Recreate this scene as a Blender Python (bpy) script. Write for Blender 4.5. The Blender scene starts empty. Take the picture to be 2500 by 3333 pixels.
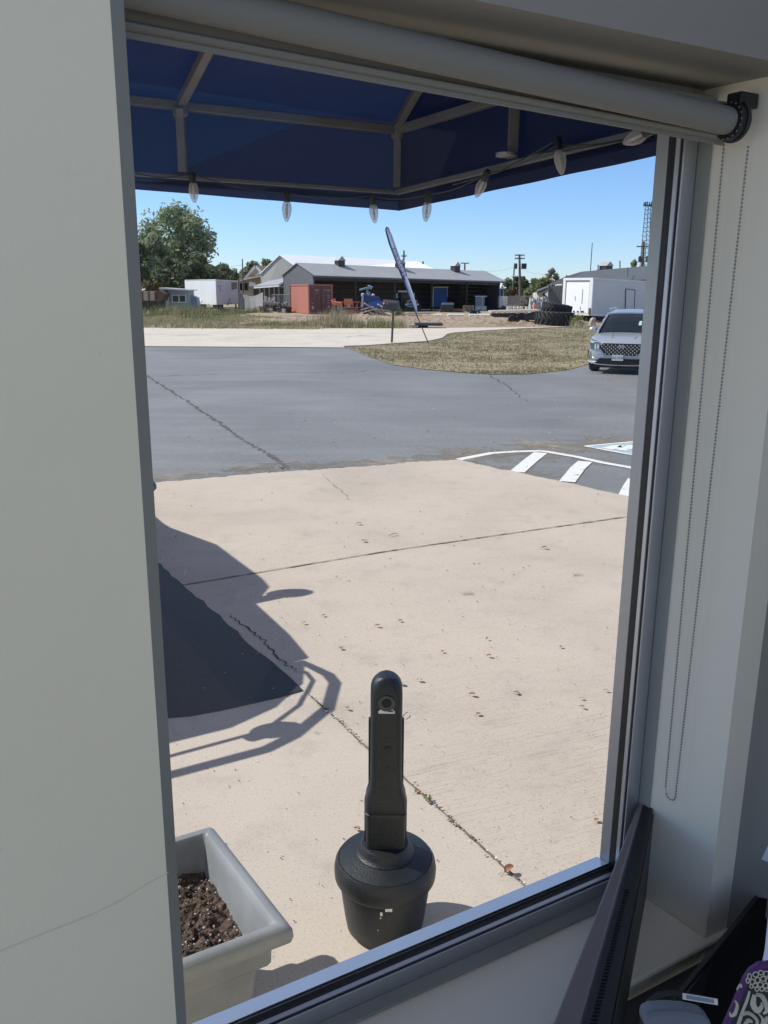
import bpy, math, random
from mathutils import Vector, Matrix, noise
from math import sin, cos, tan, atan, atan2, sqrt, pi, radians
sc = bpy.context.scene
col = sc.collection
# ------------------------------------------------------------------ camera
F = 2800.0; TH = atan(721/F); PHI = radians(.4); H = 2.2      # focal length in photo pixels, pitch, roll, eye height
fw = Vector((0, cos(TH), -sin(TH))); r0 = Vector((1, 0, 0)); u0 = Vector((0, sin(TH), cos(TH)))
RR = r0*cos(PHI)+u0*sin(PHI); UU = u0*cos(PHI)-r0*sin(PHI)
CAM = Vector((0, 0, H))
cd = bpy.data.cameras.new('camera'); cam = bpy.data.objects.new('camera', cd); col.objects.link(cam)
cd.sensor_fit = 'VERTICAL'; cd.sensor_height = 36; cd.lens = 36*F/3333
cd.clip_start = .02; cd.clip_end = 4000
m = Matrix((RR, UU, -fw)).transposed().to_4x4(); m.translation = CAM
cam.matrix_world = m; sc.camera = cam
# ------------------------------------------------------------------ sky, sun, exposure
SUN_EL = radians(45); SX, SY = .97, -.24                         # direction the shadows fall
w = bpy.data.worlds.new('World'); sc.world = w; w.use_nodes = True
nt = w.node_tree; sky = nt.nodes.new('ShaderNodeTexSky'); sky.sky_type = 'NISHITA'; sky.sun_disc = False
sky.sun_elevation = SUN_EL; sky.sun_rotation = atan2(-SX, -SY) ; sky.air_density = 1.0; sky.dust_density = 0.0; sky.ozone_density = 3.0; sky.altitude = 800
tn = nt.nodes.new('ShaderNodeMix'); tn.data_type = 'RGBA'; tn.blend_type = 'MULTIPLY'; tn.inputs[0].default_value = 1; tn.inputs[7].default_value = (.90, .965, 1.17, 1)
nt.links.new(sky.outputs[0], tn.inputs[6]); hs = nt.nodes.new('ShaderNodeHueSaturation'); hs.inputs['Saturation'].default_value = 1.08; nt.links.new(tn.outputs[2], hs.inputs['Color']); 
tc = nt.nodes.new('ShaderNodeTexCoord'); sz = nt.nodes.new('ShaderNodeSeparateXYZ'); nt.links.new(tc.outputs['Generated'], sz.inputs[0])
def wramp(stops):
    q = nt.nodes.new('ShaderNodeValToRGB'); e = q.color_ramp.elements
    while len(e) < len(stops): e.new(.5)
    for i, (p, c) in enumerate(stops): e[i].position = p; e[i].color = (*c, 1)
    nt.links.new(sz.outputs[2], q.inputs[0]); return q.outputs[0]
hz_ = nt.nodes.new('ShaderNodeMix'); hz_.data_type = 'RGBA'; hz_.blend_type = 'MULTIPLY'; hz_.inputs[0].default_value = 1
nt.links.new(hs.outputs[0], hz_.inputs[6]); nt.links.new(wramp([(0, (.80, .88, 1.0)), (.06, (.88, .93, 1.0)), (.14, (1, 1, 1))]), hz_.inputs[7])
vl = nt.nodes.new('ShaderNodeMix'); vl.data_type = 'RGBA'; vl.inputs[7].default_value = (3.45, 3.25, 3.1, 1)      # grey-white veil added to the unseen upper sky, making shade less blue
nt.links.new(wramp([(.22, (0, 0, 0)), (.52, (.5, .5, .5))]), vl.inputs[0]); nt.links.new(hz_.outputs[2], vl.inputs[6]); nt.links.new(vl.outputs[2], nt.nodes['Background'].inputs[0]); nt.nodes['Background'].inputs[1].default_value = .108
sl = bpy.data.lights.new('sun', 'SUN'); sl.energy = 4.0; sl.angle = radians(.55); sl.color = (1, .945, .87)
so = bpy.data.objects.new('sun', sl); col.objects.link(so)
so.rotation_euler = Vector((SX*cos(SUN_EL), SY*cos(SUN_EL), -sin(SUN_EL))).to_track_quat('-Z', 'Y').to_euler()
sc.view_settings.view_transform = 'Standard'; sc.view_settings.look = 'None'
sc.view_settings.exposure = .42; sc.view_settings.gamma = 1
# ------------------------------------------------------------------ survey helpers: where a sight line meets a plane
def ray(x, y): return fw*F+RR*(x-1250)+UU*(1666.5-y)
def G(x, y, z=0.0):
    d = ray(x, y); return CAM+d*((z-H)/d.z)
def PY(x, y, Y):
    d = ray(x, y); return CAM+d*(Y/d.y)
AZ = radians(60.3); ud = Vector((sin(AZ), cos(AZ), 0)); nd = Vector((-cos(AZ), sin(AZ), 0))
def LW(s, D, z): return ud*s+nd*D+Vector((0, 0, z))             # s along the window wall, D outward, z up
def Wp(x, y, D):
    d = ray(x, y); p = CAM+d*(D/d.dot(nd)); return p.dot(ud), p.z
def Sp(x, y, s):
    d = ray(x, y); p = CAM+d*(s/d.dot(ud)); return p.dot(nd), p.z
def zpx(y, Y, x=1250): return PY(x, y, Y).z
# ------------------------------------------------------------------ materials
MATS = {}
def nodes(name):
    m = bpy.data.materials.new(name); m.use_nodes = True; MATS[name] = m
    n = m.node_tree; return m, n, n.nodes['Principled BSDF']
def nz(n, scale, detail=4, rough=.6, vec=None, dist=0):
    t = n.nodes.new('ShaderNodeTexNoise'); t.inputs['Scale'].default_value = scale; t.inputs['Detail'].default_value = detail
    t.inputs['Roughness'].default_value = rough; t.inputs['Distortion'].default_value = dist
    if vec is not None: n.links.new(vec, t.inputs['Vector'])
    return t
def ramp(n, src, stops):
    r = n.nodes.new('ShaderNodeValToRGB'); e = r.color_ramp.elements
    while len(e) < len(stops): e.new(.5)
    for i, (p, c) in enumerate(stops): e[i].position = p; e[i].color = (*c, 1) if len(c) == 3 else c
    n.links.new(src, r.inputs[0]); return r
def mixc(n, a, b, f, mode='MIX'):
    x = n.nodes.new('ShaderNodeMix'); x.data_type = 'RGBA'; x.blend_type = mode
    for i, v in ((0, f), (6, a), (7, b)):
        if hasattr(v, 'links') or isinstance(v, bpy.types.NodeSocket): n.links.new(v, x.inputs[i])
        else: x.inputs[i].default_value = v if i == 0 else (*v, 1)
    return x.outputs[2]
def geo(n, sx=1, sy=1, sz=1, rot=0):
    g = n.nodes.new('ShaderNodeNewGeometry'); mp = n.nodes.new('ShaderNodeMapping')
    mp.inputs['Scale'].default_value = (sx, sy, sz); mp.inputs['Rotation'].default_value = (0, 0, rot)
    n.links.new(g.outputs['Position'], mp.inputs['Vector']); return mp.outputs[0]
def bump(n, b, h, strength=.3, dist=.01):
    k = n.nodes.new('ShaderNodeBump'); k.inputs['Strength'].default_value = strength; k.inputs['Distance'].default_value = dist
    n.links.new(h, k.inputs['Height']); n.links.new(k.outputs[0], b.inputs['Normal'])
def mat(name, c, rough=.6, metal=0, var=.12, scale=3, spec=None, bmp=0, bscale=60, coat=0, trans=0):
    if name in MATS: return MATS[name]
    m, n, b = nodes(name)
    v = geo(n); t = nz(n, scale, 5, .65, v)
    lo = tuple(max(0, x*(1-var)) for x in c); hi = tuple(min(1, x*(1+var)) for x in c)
    r = ramp(n, t.outputs[0], [(.3, lo), (.7, hi)]); n.links.new(r.outputs[0], b.inputs['Base Color'])
    b.inputs['Roughness'].default_value = rough; b.inputs['Metallic'].default_value = metal
    if spec is not None: b.inputs['Specular IOR Level'].default_value = spec
    if coat: b.inputs['Coat Weight'].default_value = coat; b.inputs['Coat Roughness'].default_value = .05
    if bmp: bump(n, b, nz(n, bscale, 3, .5, v).outputs[0], bmp, .004)
    if trans:
        tr = n.nodes.new('ShaderNodeBsdfTranslucent'); n.links.new(r.outputs[0], tr.inputs[0])
        mx = n.nodes.new('ShaderNodeMixShader'); mx.inputs[0].default_value = trans
        n.links.new(b.outputs[0], mx.inputs[1]); n.links.new(tr.outputs[0], mx.inputs[2])
        n.links.new(mx.outputs[0], n.nodes['Material Output'].inputs[0])
    return m
def corrug(name, c, pitch, rough=.5, metal=0, rot=0, var=.1, strength=.6, grime=None, depth=.02):
    """sheet metal with upright ribs: bands along one world direction"""
    m, n, b = nodes(name)
    v = geo(n, 1, 1, 1, rot); wv = n.nodes.new('ShaderNodeTexWave'); wv.inputs['Scale'].default_value = .314/pitch
    wv.wave_profile = 'SIN'; wv.bands_direction = 'X'; n.links.new(v, wv.inputs['Vector'])
    t = nz(n, .8, 6, .7, geo(n, 1, 1, .35)); lo = tuple(x*(1-var) for x in c); hi = tuple(min(1, x*(1+var)) for x in c)
    r = ramp(n, t.outputs[0], [(.35, grime or lo), (.55, c), (.75, hi)]); n.links.new(r.outputs[0], b.inputs['Base Color'])
    b.inputs['Roughness'].default_value = rough; b.inputs['Metallic'].default_value = metal
    bump(n, b, wv.outputs['Fac'], strength, depth); return m
# --- concrete, asphalt, soil
def mk_concrete(name, base, broom=0.0, tint=(.34, .31, .285)):
    m, n, b = nodes(name)
    v = geo(n); big = nz(n, .55, 6, .6, v, .4); mid = nz(n, 3.2, 6, .7, v); fine = nz(n, 95, 3, .6, v); vf = nz(n, 260, 2, .6, v)
    c = ramp(n, big.outputs[0], [(.3, tuple(x*.88 for x in base)), (.5, base), (.72, tuple(min(1, x*1.08) for x in base))]).outputs[0]
    c = mixc(n, c, tint, ramp(n, mid.outputs[0], [(.52, (0, 0, 0)), (.75, (.55, .55, .55))]).outputs[0])
    sp = ramp(n, fine.outputs[0], [(.3, (.74, .74, .74)), (.46, (1, 1, 1)), (.68, (1.0, 1.0, 1.0)), (.8, (1.12, 1.12, 1.12))])
    c = mixc(n, c, sp.outputs[0], 1.0, 'MULTIPLY')
    st = nz(n, 1.0, 5, .7, geo(n, 1.2, 2.2, 1, .3)); c = mixc(n, c, tuple(x*.86 for x in base), ramp(n, st.outputs[0], [(.58, (0, 0, 0)), (.8, (.5, .5, .5))]).outputs[0])
    n.links.new(c, b.inputs['Base Color']); b.inputs['Roughness'].default_value = .88; b.inputs['Specular IOR Level'].default_value = .25
    h = vf.outputs[0]
    if broom:
        m2 = n.nodes.new('ShaderNodeMapping'); m2.inputs['Scale'].default_value = (2.0, 75, 1); n.links.new(geo(n, 1, 1, 1, -radians(23.5)), m2.inputs['Vector'])
        bl = nz(n, 1.0, 4, .75, m2.outputs[0]); sp_ = n.nodes.new('ShaderNodeSeparateXYZ'); n.links.new(v, sp_.inputs[0])
        mr = n.nodes.new('ShaderNodeMapRange'); mr.inputs[1].default_value = 5.2; mr.inputs[2].default_value = 3.6; n.links.new(sp_.outputs[1], mr.inputs[0])
        mk0 = ramp(n, nz(n, 1.1, 2, .5, v).outputs[0], [(.36, (.1, .1, .1)), (.56, (1, 1, 1))]); mm_ = n.nodes.new('ShaderNodeMath'); mm_.operation = 'MULTIPLY'; n.links.new(mr.outputs[0], mm_.inputs[0]); n.links.new(mk0.outputs[0], mm_.inputs[1])
        line = ramp(n, bl.outputs[0], [(.36, (.70, .66, .62)), (.48, (1, 1, 1))])
        cc = mixc(n, c, line.outputs[0], 1.0, 'MULTIPLY'); c2 = mixc(n, c, cc, mm_.outputs[0]); n.links.new(c2, b.inputs['Base Color'])
    bump(n, b, h, .35, .004); return m
mk_concrete('concrete_pad', (.515, .445, .38), 1)
mk_concrete('concrete_walk', (.52, .452, .388))
mk_concrete('concrete_road', (.60, .545, .475))
mk_concrete('concrete_kerb', (.55, .50, .44))
def mk_asphalt(name, base, dust=None):
    m, n, b = nodes(name)
    v = geo(n); big = nz(n, .22, 5, .6, v, .6); st = nz(n, .7, 6, .7, geo(n, .35, 1.6, 1, .05)); fine = nz(n, 120, 2, .6, v)
    c = ramp(n, big.outputs[0], [(.32, tuple(x*.78 for x in base)), (.7, tuple(x*1.16 for x in base))]).outputs[0]
    c = mixc(n, c, tuple(x*.72 for x in base), ramp(n, nz(n, .5, 7, .75, geo(n, .25, 1.1, 1, -.1), .8).outputs[0], [(.5, (0, 0, 0)), (.72, (.7, .7, .7))]).outputs[0])
    c = mixc(n, c, tuple(x*1.35 for x in base), ramp(n, st.outputs[0], [(.5, (0, 0, 0)), (.75, (.55, .55, .55))]).outputs[0])
    c = mixc(n, c, ramp(n, nz(n, 14, 5, .8, v).outputs[0], [(.32, (.84, .84, .84)), (.5, (1, 1, 1)), (.7, (1.12, 1.12, 1.12))]).outputs[0], 1.0, 'MULTIPLY')
    c = mixc(n, c, ramp(n, fine.outputs[0], [(.3, (.65, .65, .65)), (.5, (1, 1, 1)), (.72, (1.35, 1.35, 1.35))]).outputs[0], 1.0, 'MULTIPLY')
    n.links.new(c, b.inputs['Base Color']); b.inputs['Roughness'].default_value = .62; b.inputs['Specular IOR Level'].default_value = .5
    bump(n, b, fine.outputs[0], .5, .006); return m
mk_asphalt('asphalt', (.208, .211, .210)); mk_asphalt('asphalt_patch', (.020, .021, .024))
def mk_patchy(name, c, alpha_lo, alpha_hi, scale=1.2, sx=1, sy=1):
    m, n, b = nodes(name)
    t = nz(n, scale, 6, .75, geo(n, sx, sy, 1, .1), .5); f = nz(n, 60, 3, .6, geo(n))
    cc = ramp(n, f.outputs[0], [(.35, tuple(x*.75 for x in c)), (.6, c)]); n.links.new(cc.outputs[0], b.inputs['Base Color'])
    a = ramp(n, t.outputs[0], [(alpha_lo, (0, 0, 0)), (alpha_hi, (1, 1, 1))]); n.links.new(a.outputs[0], b.inputs['Alpha'])
    b.inputs['Roughness'].default_value = .9; return m
mk_patchy('grit', (.27, .245, .215), .38, .62)
mk_patchy('dust', (.30, .265, .22), .44, .64, .9)
mk_patchy('old_paint', (.78, .78, .76), .30, .42, 5)
mk_patchy('blue_paint', (.36, .50, .58), .22, .34, 3)
mk_patchy('stain', (.36, .33, .30), .38, .7, 7, 1, 1)
mk_patchy('tyre_mark', (.20, .18, .165), .42, .62, 3, .4, 3)
def mk_soil():
    m, n, b = nodes('soil')
    v = geo(n); t = nz(n, .12, 6, .65, v, .5); f = nz(n, 2.5, 6, .7, v)
    c = ramp(n, t.outputs[0], [(.35, (.32, .28, .17)), (.5, (.38, .30, .21)), (.65, (.29, .28, .15))]).outputs[0]
    c = mixc(n, c, ramp(n, f.outputs[0], [(.3, (.6, .6, .6)), (.6, (1.15, 1.15, 1.15))]).outputs[0], 1.0, 'MULTIPLY')
    n.links.new(c, b.inputs['Base Color']); b.inputs['Roughness'].default_value = .95; bump(n, b, f.outputs[0], .6, .15)
    m, n, b = nodes('dirt')
    v = geo(n); f = nz(n, 2.2, 8, .75, v); k = nz(n, .5, 4, .6, v)
    c = ramp(n, f.outputs[0], [(.3, (.20, .14, .10)), (.5, (.33, .245, .18)), (.7, (.42, .33, .255))]).outputs[0]
    c = mixc(n, c, (.42, .36, .30), ramp(n, k.outputs[0], [(.5, (0, 0, 0)), (.7, (.6, .6, .6))]).outputs[0])
    n.links.new(c, b.inputs['Base Color']); b.inputs['Roughness'].default_value = .95; bump(n, b, f.outputs[0], .8, .1)
mk_soil()
def foliage(name, cs, scale=.6, trans=.25, rough=.6, sx=1):
    m, n, b = nodes(name)
    t = nz(n, scale, 3, .7, geo(n, sx)); t2 = nz(n, scale*9, 1, .5, geo(n))
    r = ramp(n, t.outputs[0], [(.32, cs[0]), (.5, cs[1]), (.68, cs[2])]).outputs[0]
    c = mixc(n, r, ramp(n, t2.outputs[0], [(.3, (.6, .6, .6)), (.7, (1.35, 1.35, 1.35))]).outputs[0], 1.0, 'MULTIPLY')
    n.links.new(c, b.inputs['Base Color']); b.inputs['Roughness'].default_value = rough; b.inputs['Specular IOR Level'].default_value = .3
    tr = n.nodes.new('ShaderNodeBsdfTranslucent'); n.links.new(c, tr.inputs[0])
    mx = n.nodes.new('ShaderNodeMixShader'); mx.inputs[0].default_value = trans
    n.links.new(b.outputs[0], mx.inputs[1]); n.links.new(tr.outputs[0], mx.inputs[2]); n.links.new(mx.outputs[0], n.nodes['Material Output'].inputs[0])
    return m
foliage('leaf_dark', [(.08, .115, .065), (.13, .17, .09), (.20, .24, .12)], trans=.35)
foliage('leaf_mid', [(.21, .27, .17), (.31, .37, .22), (.42, .46, .30)], trans=.4)
foliage('leaf_light', [(.13, .16, .07), (.20, .22, .10), (.27, .27, .14)], trans=.4)
foliage('leaf_far', [(.14, .185, .11), (.21, .25, .14), (.29, .31, .19)], trans=.4)  # lightened in place of distance haze
foliage('leaf_pale', [(.17, .17, .12), (.24, .24, .17), (.30, .29, .22)])
foliage('leaf_rust', [(.12, .075, .04), (.17, .12, .05), (.12, .12, .05)])
foliage('lawn', [(.24, .225, .125), (.34, .295, .185), (.44, .35, .24)], .8, .2, .8, .22)
foliage('weed_dry', [(.44, .37, .25), (.38, .34, .20), (.52, .44, .31)], .35, .25, .8)
foliage('weed_green', [(.15, .19, .07), (.21, .24, .10), (.31, .30, .16)], .5, .25, .8)
mat('bark', (.12, .095, .07), .9, var=.3, scale=8)
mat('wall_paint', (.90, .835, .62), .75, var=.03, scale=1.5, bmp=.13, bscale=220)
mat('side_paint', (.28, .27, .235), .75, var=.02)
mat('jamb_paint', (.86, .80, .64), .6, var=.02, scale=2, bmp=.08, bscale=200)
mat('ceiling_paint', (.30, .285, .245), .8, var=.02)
mat('aluminium', (.56, .565, .57), .38, .7, var=.04, scale=8)
mat('alu_shaded', (.43, .43, .43), .42, .6, var=.04, scale=8)  # frame aluminium with the shade of its sides put into a darker colour
mat('alu_lit', (1.0, .94, .84), .16, 1.0, var=.03, scale=8)  # same aluminium, bright sheen of the bottom rail put into its colour
mat('gasket', (.012, .012, .014), .5, var=.1)
mat('caulk', (.30, .31, .27), .8, var=.08)
mat('blind_fabric', (.27, .262, .23), .75, var=.03, scale=4, bmp=.15, bscale=500)
mat('black_plastic', (.016, .017, .02), .38, var=.15, scale=12)
mat('void_black', (.006, .006, .006), .8, var=.1, spec=.2)
mat('black_matte', (.014, .014, .015), .6, var=.1)
mat('bin_plastic', (.0095, .013, .018), .44, var=.25, scale=20, spec=.5, bmp=.45, bscale=210)
mat('bin_rim', (.02, .026, .032), .3, spec=.6)
mat('chain_metal', (.34, .34, .32), .4, .5)
mat('planter_plastic', (.235, .245, .26), .5, var=.22, scale=3.5, bmp=.1, bscale=80)
mat('soil_pot', (.085, .058, .045), .95, var=.5, scale=60, bmp=.9, bscale=90)
mat('perlite', (.50, .48, .45), .95, var=.08)
mat('root', (.22, .16, .10), .9)
mat('canvas', (.0075, .0145, .046), .7, var=.15, scale=2, trans=.52, bmp=.15, bscale=6)
mat('awning_tube', (.19, .19, .20), .45, .3, var=.1, scale=14)
mat('wire_green', (.012, .03, .02), .5)
mat('lamp_socket', (.01, .022, .018), .5)
mat('sticker', (.78, .77, .74), .5, var=.05, scale=40)
mat('steel_dark', (.06, .06, .065), .5, .5, var=.2)
mat('rust', (.13, .075, .05), .8, var=.3, scale=5)
mat('wood_grey', (.44, .38, .32), .85, var=.25, scale=6)
mat('wood_pale', (.62, .52, .40), .85, var=.2, scale=6)
mat('wood_pole', (.14, .115, .10), .85, var=.2)
mat('white_paint', (.80, .80, .80), .5, var=.04)
mat('white_dirty', (.62, .62, .63), .55, var=.14, scale=1.5)
mat('tyre', (.028, .028, .030), .8, var=.25, scale=9)
mat('dark_void', (.02, .02, .022), .9)
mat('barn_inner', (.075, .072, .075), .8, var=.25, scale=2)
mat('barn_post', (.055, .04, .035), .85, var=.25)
mat('blue_door', (.03, .11, .38), .5, var=.06)
mat('orange', (.62, .19, .09), .45, var=.12, scale=4)
mat('orange_dull', (.42, .12, .075), .55, var=.2, scale=5)
mat('blue_dark', (.02, .05, .20), .5, var=.2)
mat('blue_grey', (.22, .30, .36), .5, var=.2)
mat('rock', (.42, .36, .29), .9, var=.25, scale=5, bmp=.5, bscale=8)
mat('leaf_dead', (.32, .17, .10), .8, var=.35, scale=50)
mat('leaf_tan', (.50, .37, .26), .8, var=.3, scale=50)
mat('bark_chip', (.16, .13, .11), .9, var=.3, scale=50)
mk_patchy('seam', (.12, .112, .11), .36, .56, 6)
mat('scuff', (.74, .69, .53), .8, var=.05)
mat('floor_tile', (.42, .40, .36), .6, var=.1)
mat('crack', (.05, .042, .036), .95, var=.3, scale=20)
mat('joint', (.17, .14, .115), .95, var=.35, scale=18)
mat('tarp', (.40, .40, .41), .7, var=.35, scale=1.5)
mat('roof_grey', (.40, .405, .41), .45, .1, var=.06, scale=.6)
mat('roof_dark', (.095, .10, .11), .5, .1, var=.08, scale=.6)
mat('roof_white', (.94, .95, .96), .5, var=.03, scale=.5)
mat('shingle', (.20, .165, .15), .9, var=.15, scale=4)
mat('trim_white', (.75, .74, .72), .5)
mat('car_paint', (.54, .575, .63), .30, .55, var=.02, coat=.7)
mat('car_glass', (.012, .018, .028), .06, var=.1, spec=.35)
mat('chrome', (.8, .82, .84), .12, 1)
mat('grille_black', (.008, .008, .010), .4)
mat('lamp_glass', (.10, .11, .12), .15, spec=.7)
mat('lamp_white', (.85, .86, .88), .2)
mat('plate', (.70, .70, .70), .5, var=.04, scale=20)
mat('plate_ink', (.12, .14, .18), .6)
mat('tag_green', (.45, .68, .62), .5)
mat('truck_paint', (.12, .03, .03), .3, .2, coat=.6)
mat('mailbox_metal', (.035, .037, .042), .42, .3, var=.2, scale=8)
mat('mail_red', (.6, .06, .09), .5)
mat('flag_cloth', (.55, .62, .80), .8, var=.05, trans=.5)
mat('flag_edge', (.02, .035, .09), .7)
mat('flag_ink', (.05, .06, .20), .7)
mat('mesh_fence', (.30, .31, .33), .8, var=.25, scale=1.5)
mat('pvc', (.80, .79, .76), .6, var=.06)
mat('chip_white', (.75, .73, .69), .8)
mat('cone_orange', (.8, .15, .05), .6)
mat('case_purple', (.10, .018, .15), .45)
mat('case_black', (.012, .012, .014), .4)
mat('case_cream', (.52, .49, .38), .6)
mat('desk_dark', (.045, .048, .05), .5)
mat('paper_blue', (.66, .76, .84), .6)
mat('grey_shell', (.16, .18, .21), .45)
mat('monitor_brown', (.20, .17, .15), .45, var=.06)
corrug('cont_side', (.42, .155, .12), .28, .6, 0, 0, .1, .5, (.38, .16, .12), .03)
corrug('trailer_side', (.72, .74, .76), .3, .4, .1, 0, .05, .8, None, .04)
corrug('barn_siding', (.155, .16, .168), .35, .5, .1, 0, .06, .3)
corrug('whouse_siding', (.40, .405, .40), .4, .5, .1, 0, .04, .2)
mat('cont_door', (.145, .055, .055), .6, var=.12, scale=2)
mat('cont_bar', (.23, .14, .15), .5, .2)
mat('cont_mark', (.42, .34, .37), .6)
mat('trailer_end', (.55, .53, .56), .5, var=.06, scale=1)
mat('trailer_box', (.52, .53, .55), .45, var=.05, scale=.5)
mat('rust_patch', (.22, .14, .13), .8, var=.3, scale=6)
mat('booth_wall', (.30, .35, .37), .7, var=.08)
mat('beige_wall', (.55, .50, .42), .8, var=.08, scale=1)
mat('bulb_clear', (.80, .79, .77), .18, var=.03)
def mk_glass():
    m, n, b = nodes('window_glass'); n.nodes.remove(b)
    t = n.nodes.new('ShaderNodeBsdfTransparent'); t.inputs[0].default_value = (.955, .97, .965, 1)
    g = n.nodes.new('ShaderNodeBsdfGlossy'); g.inputs['Roughness'].default_value = .02; g.inputs[0].default_value = (.8, .8, .8, 1)
    fr = n.nodes.new('ShaderNodeLayerWeight'); fr.inputs[0].default_value = .5
    r = ramp(n, fr.outputs['Facing'], [(0, (.009,)*3), (.5, (.015,)*3), (.75, (.16,)*3), (1, (1, 1, 1))])
    x = n.nodes.new('ShaderNodeMixShader'); n.links.new(r.outputs[0], x.inputs[0]); n.links.new(t.outputs[0], x.inputs[1]); n.links.new(g.outputs[0], x.inputs[2])
    n.links.new(x.outputs[0], n.nodes['Material Output'].inputs[0])
    m, n, b = nodes('bulb_shell')                                # faceted clear plastic, cloudy inside
    b.inputs['Base Color'].default_value = (.80, .79, .78, 1); b.inputs['Roughness'].default_value = .15
    t = n.nodes.new('ShaderNodeBsdfTransparent'); t.inputs[0].default_value = (.9, .9, .9, 1)
    tr = n.nodes.new('ShaderNodeBsdfTranslucent'); tr.inputs[0].default_value = (.75, .74, .74, 1)
    lw = n.nodes.new('ShaderNodeLayerWeight'); lw.inputs[0].default_value = .45
    a = n.nodes.new('ShaderNodeMixShader'); a.inputs[0].default_value = .55; n.links.new(b.outputs[0], a.inputs[1]); n.links.new(tr.outputs[0], a.inputs[2])
    x = n.nodes.new('ShaderNodeMixShader'); r = ramp(n, lw.outputs['Facing'], [(0, (.30, .30, .30)), (.55, (.55, .55, .55)), (.85, (.95, .95, .95))])
    n.links.new(r.outputs[0], x.inputs[0]); n.links.new(t.outputs[0], x.inputs[1]); n.links.new(a.outputs[0], x.inputs[2])
    n.links.new(x.outputs[0], n.nodes['Material Output'].inputs[0])
    wv = nz(n, 260, 1, .5, geo(n)); bump(n, b, wv.outputs[0], .8, .003)
    m, n, b = nodes('chain_link')                                # woven wire with open cells
    v = geo(n, 1, 1, 1)
    t = nz(n, 9, 2, .6, v); a = ramp(n, t.outputs[0], [(.46, (.15, .15, .15)), (.6, (.75, .75, .75))]); n.links.new(a.outputs[0], b.inputs['Alpha'])
    b.inputs['Base Color'].default_value = (.30, .31, .33, 1); b.inputs['Roughness'].default_value = .7
mk_glass()
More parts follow.
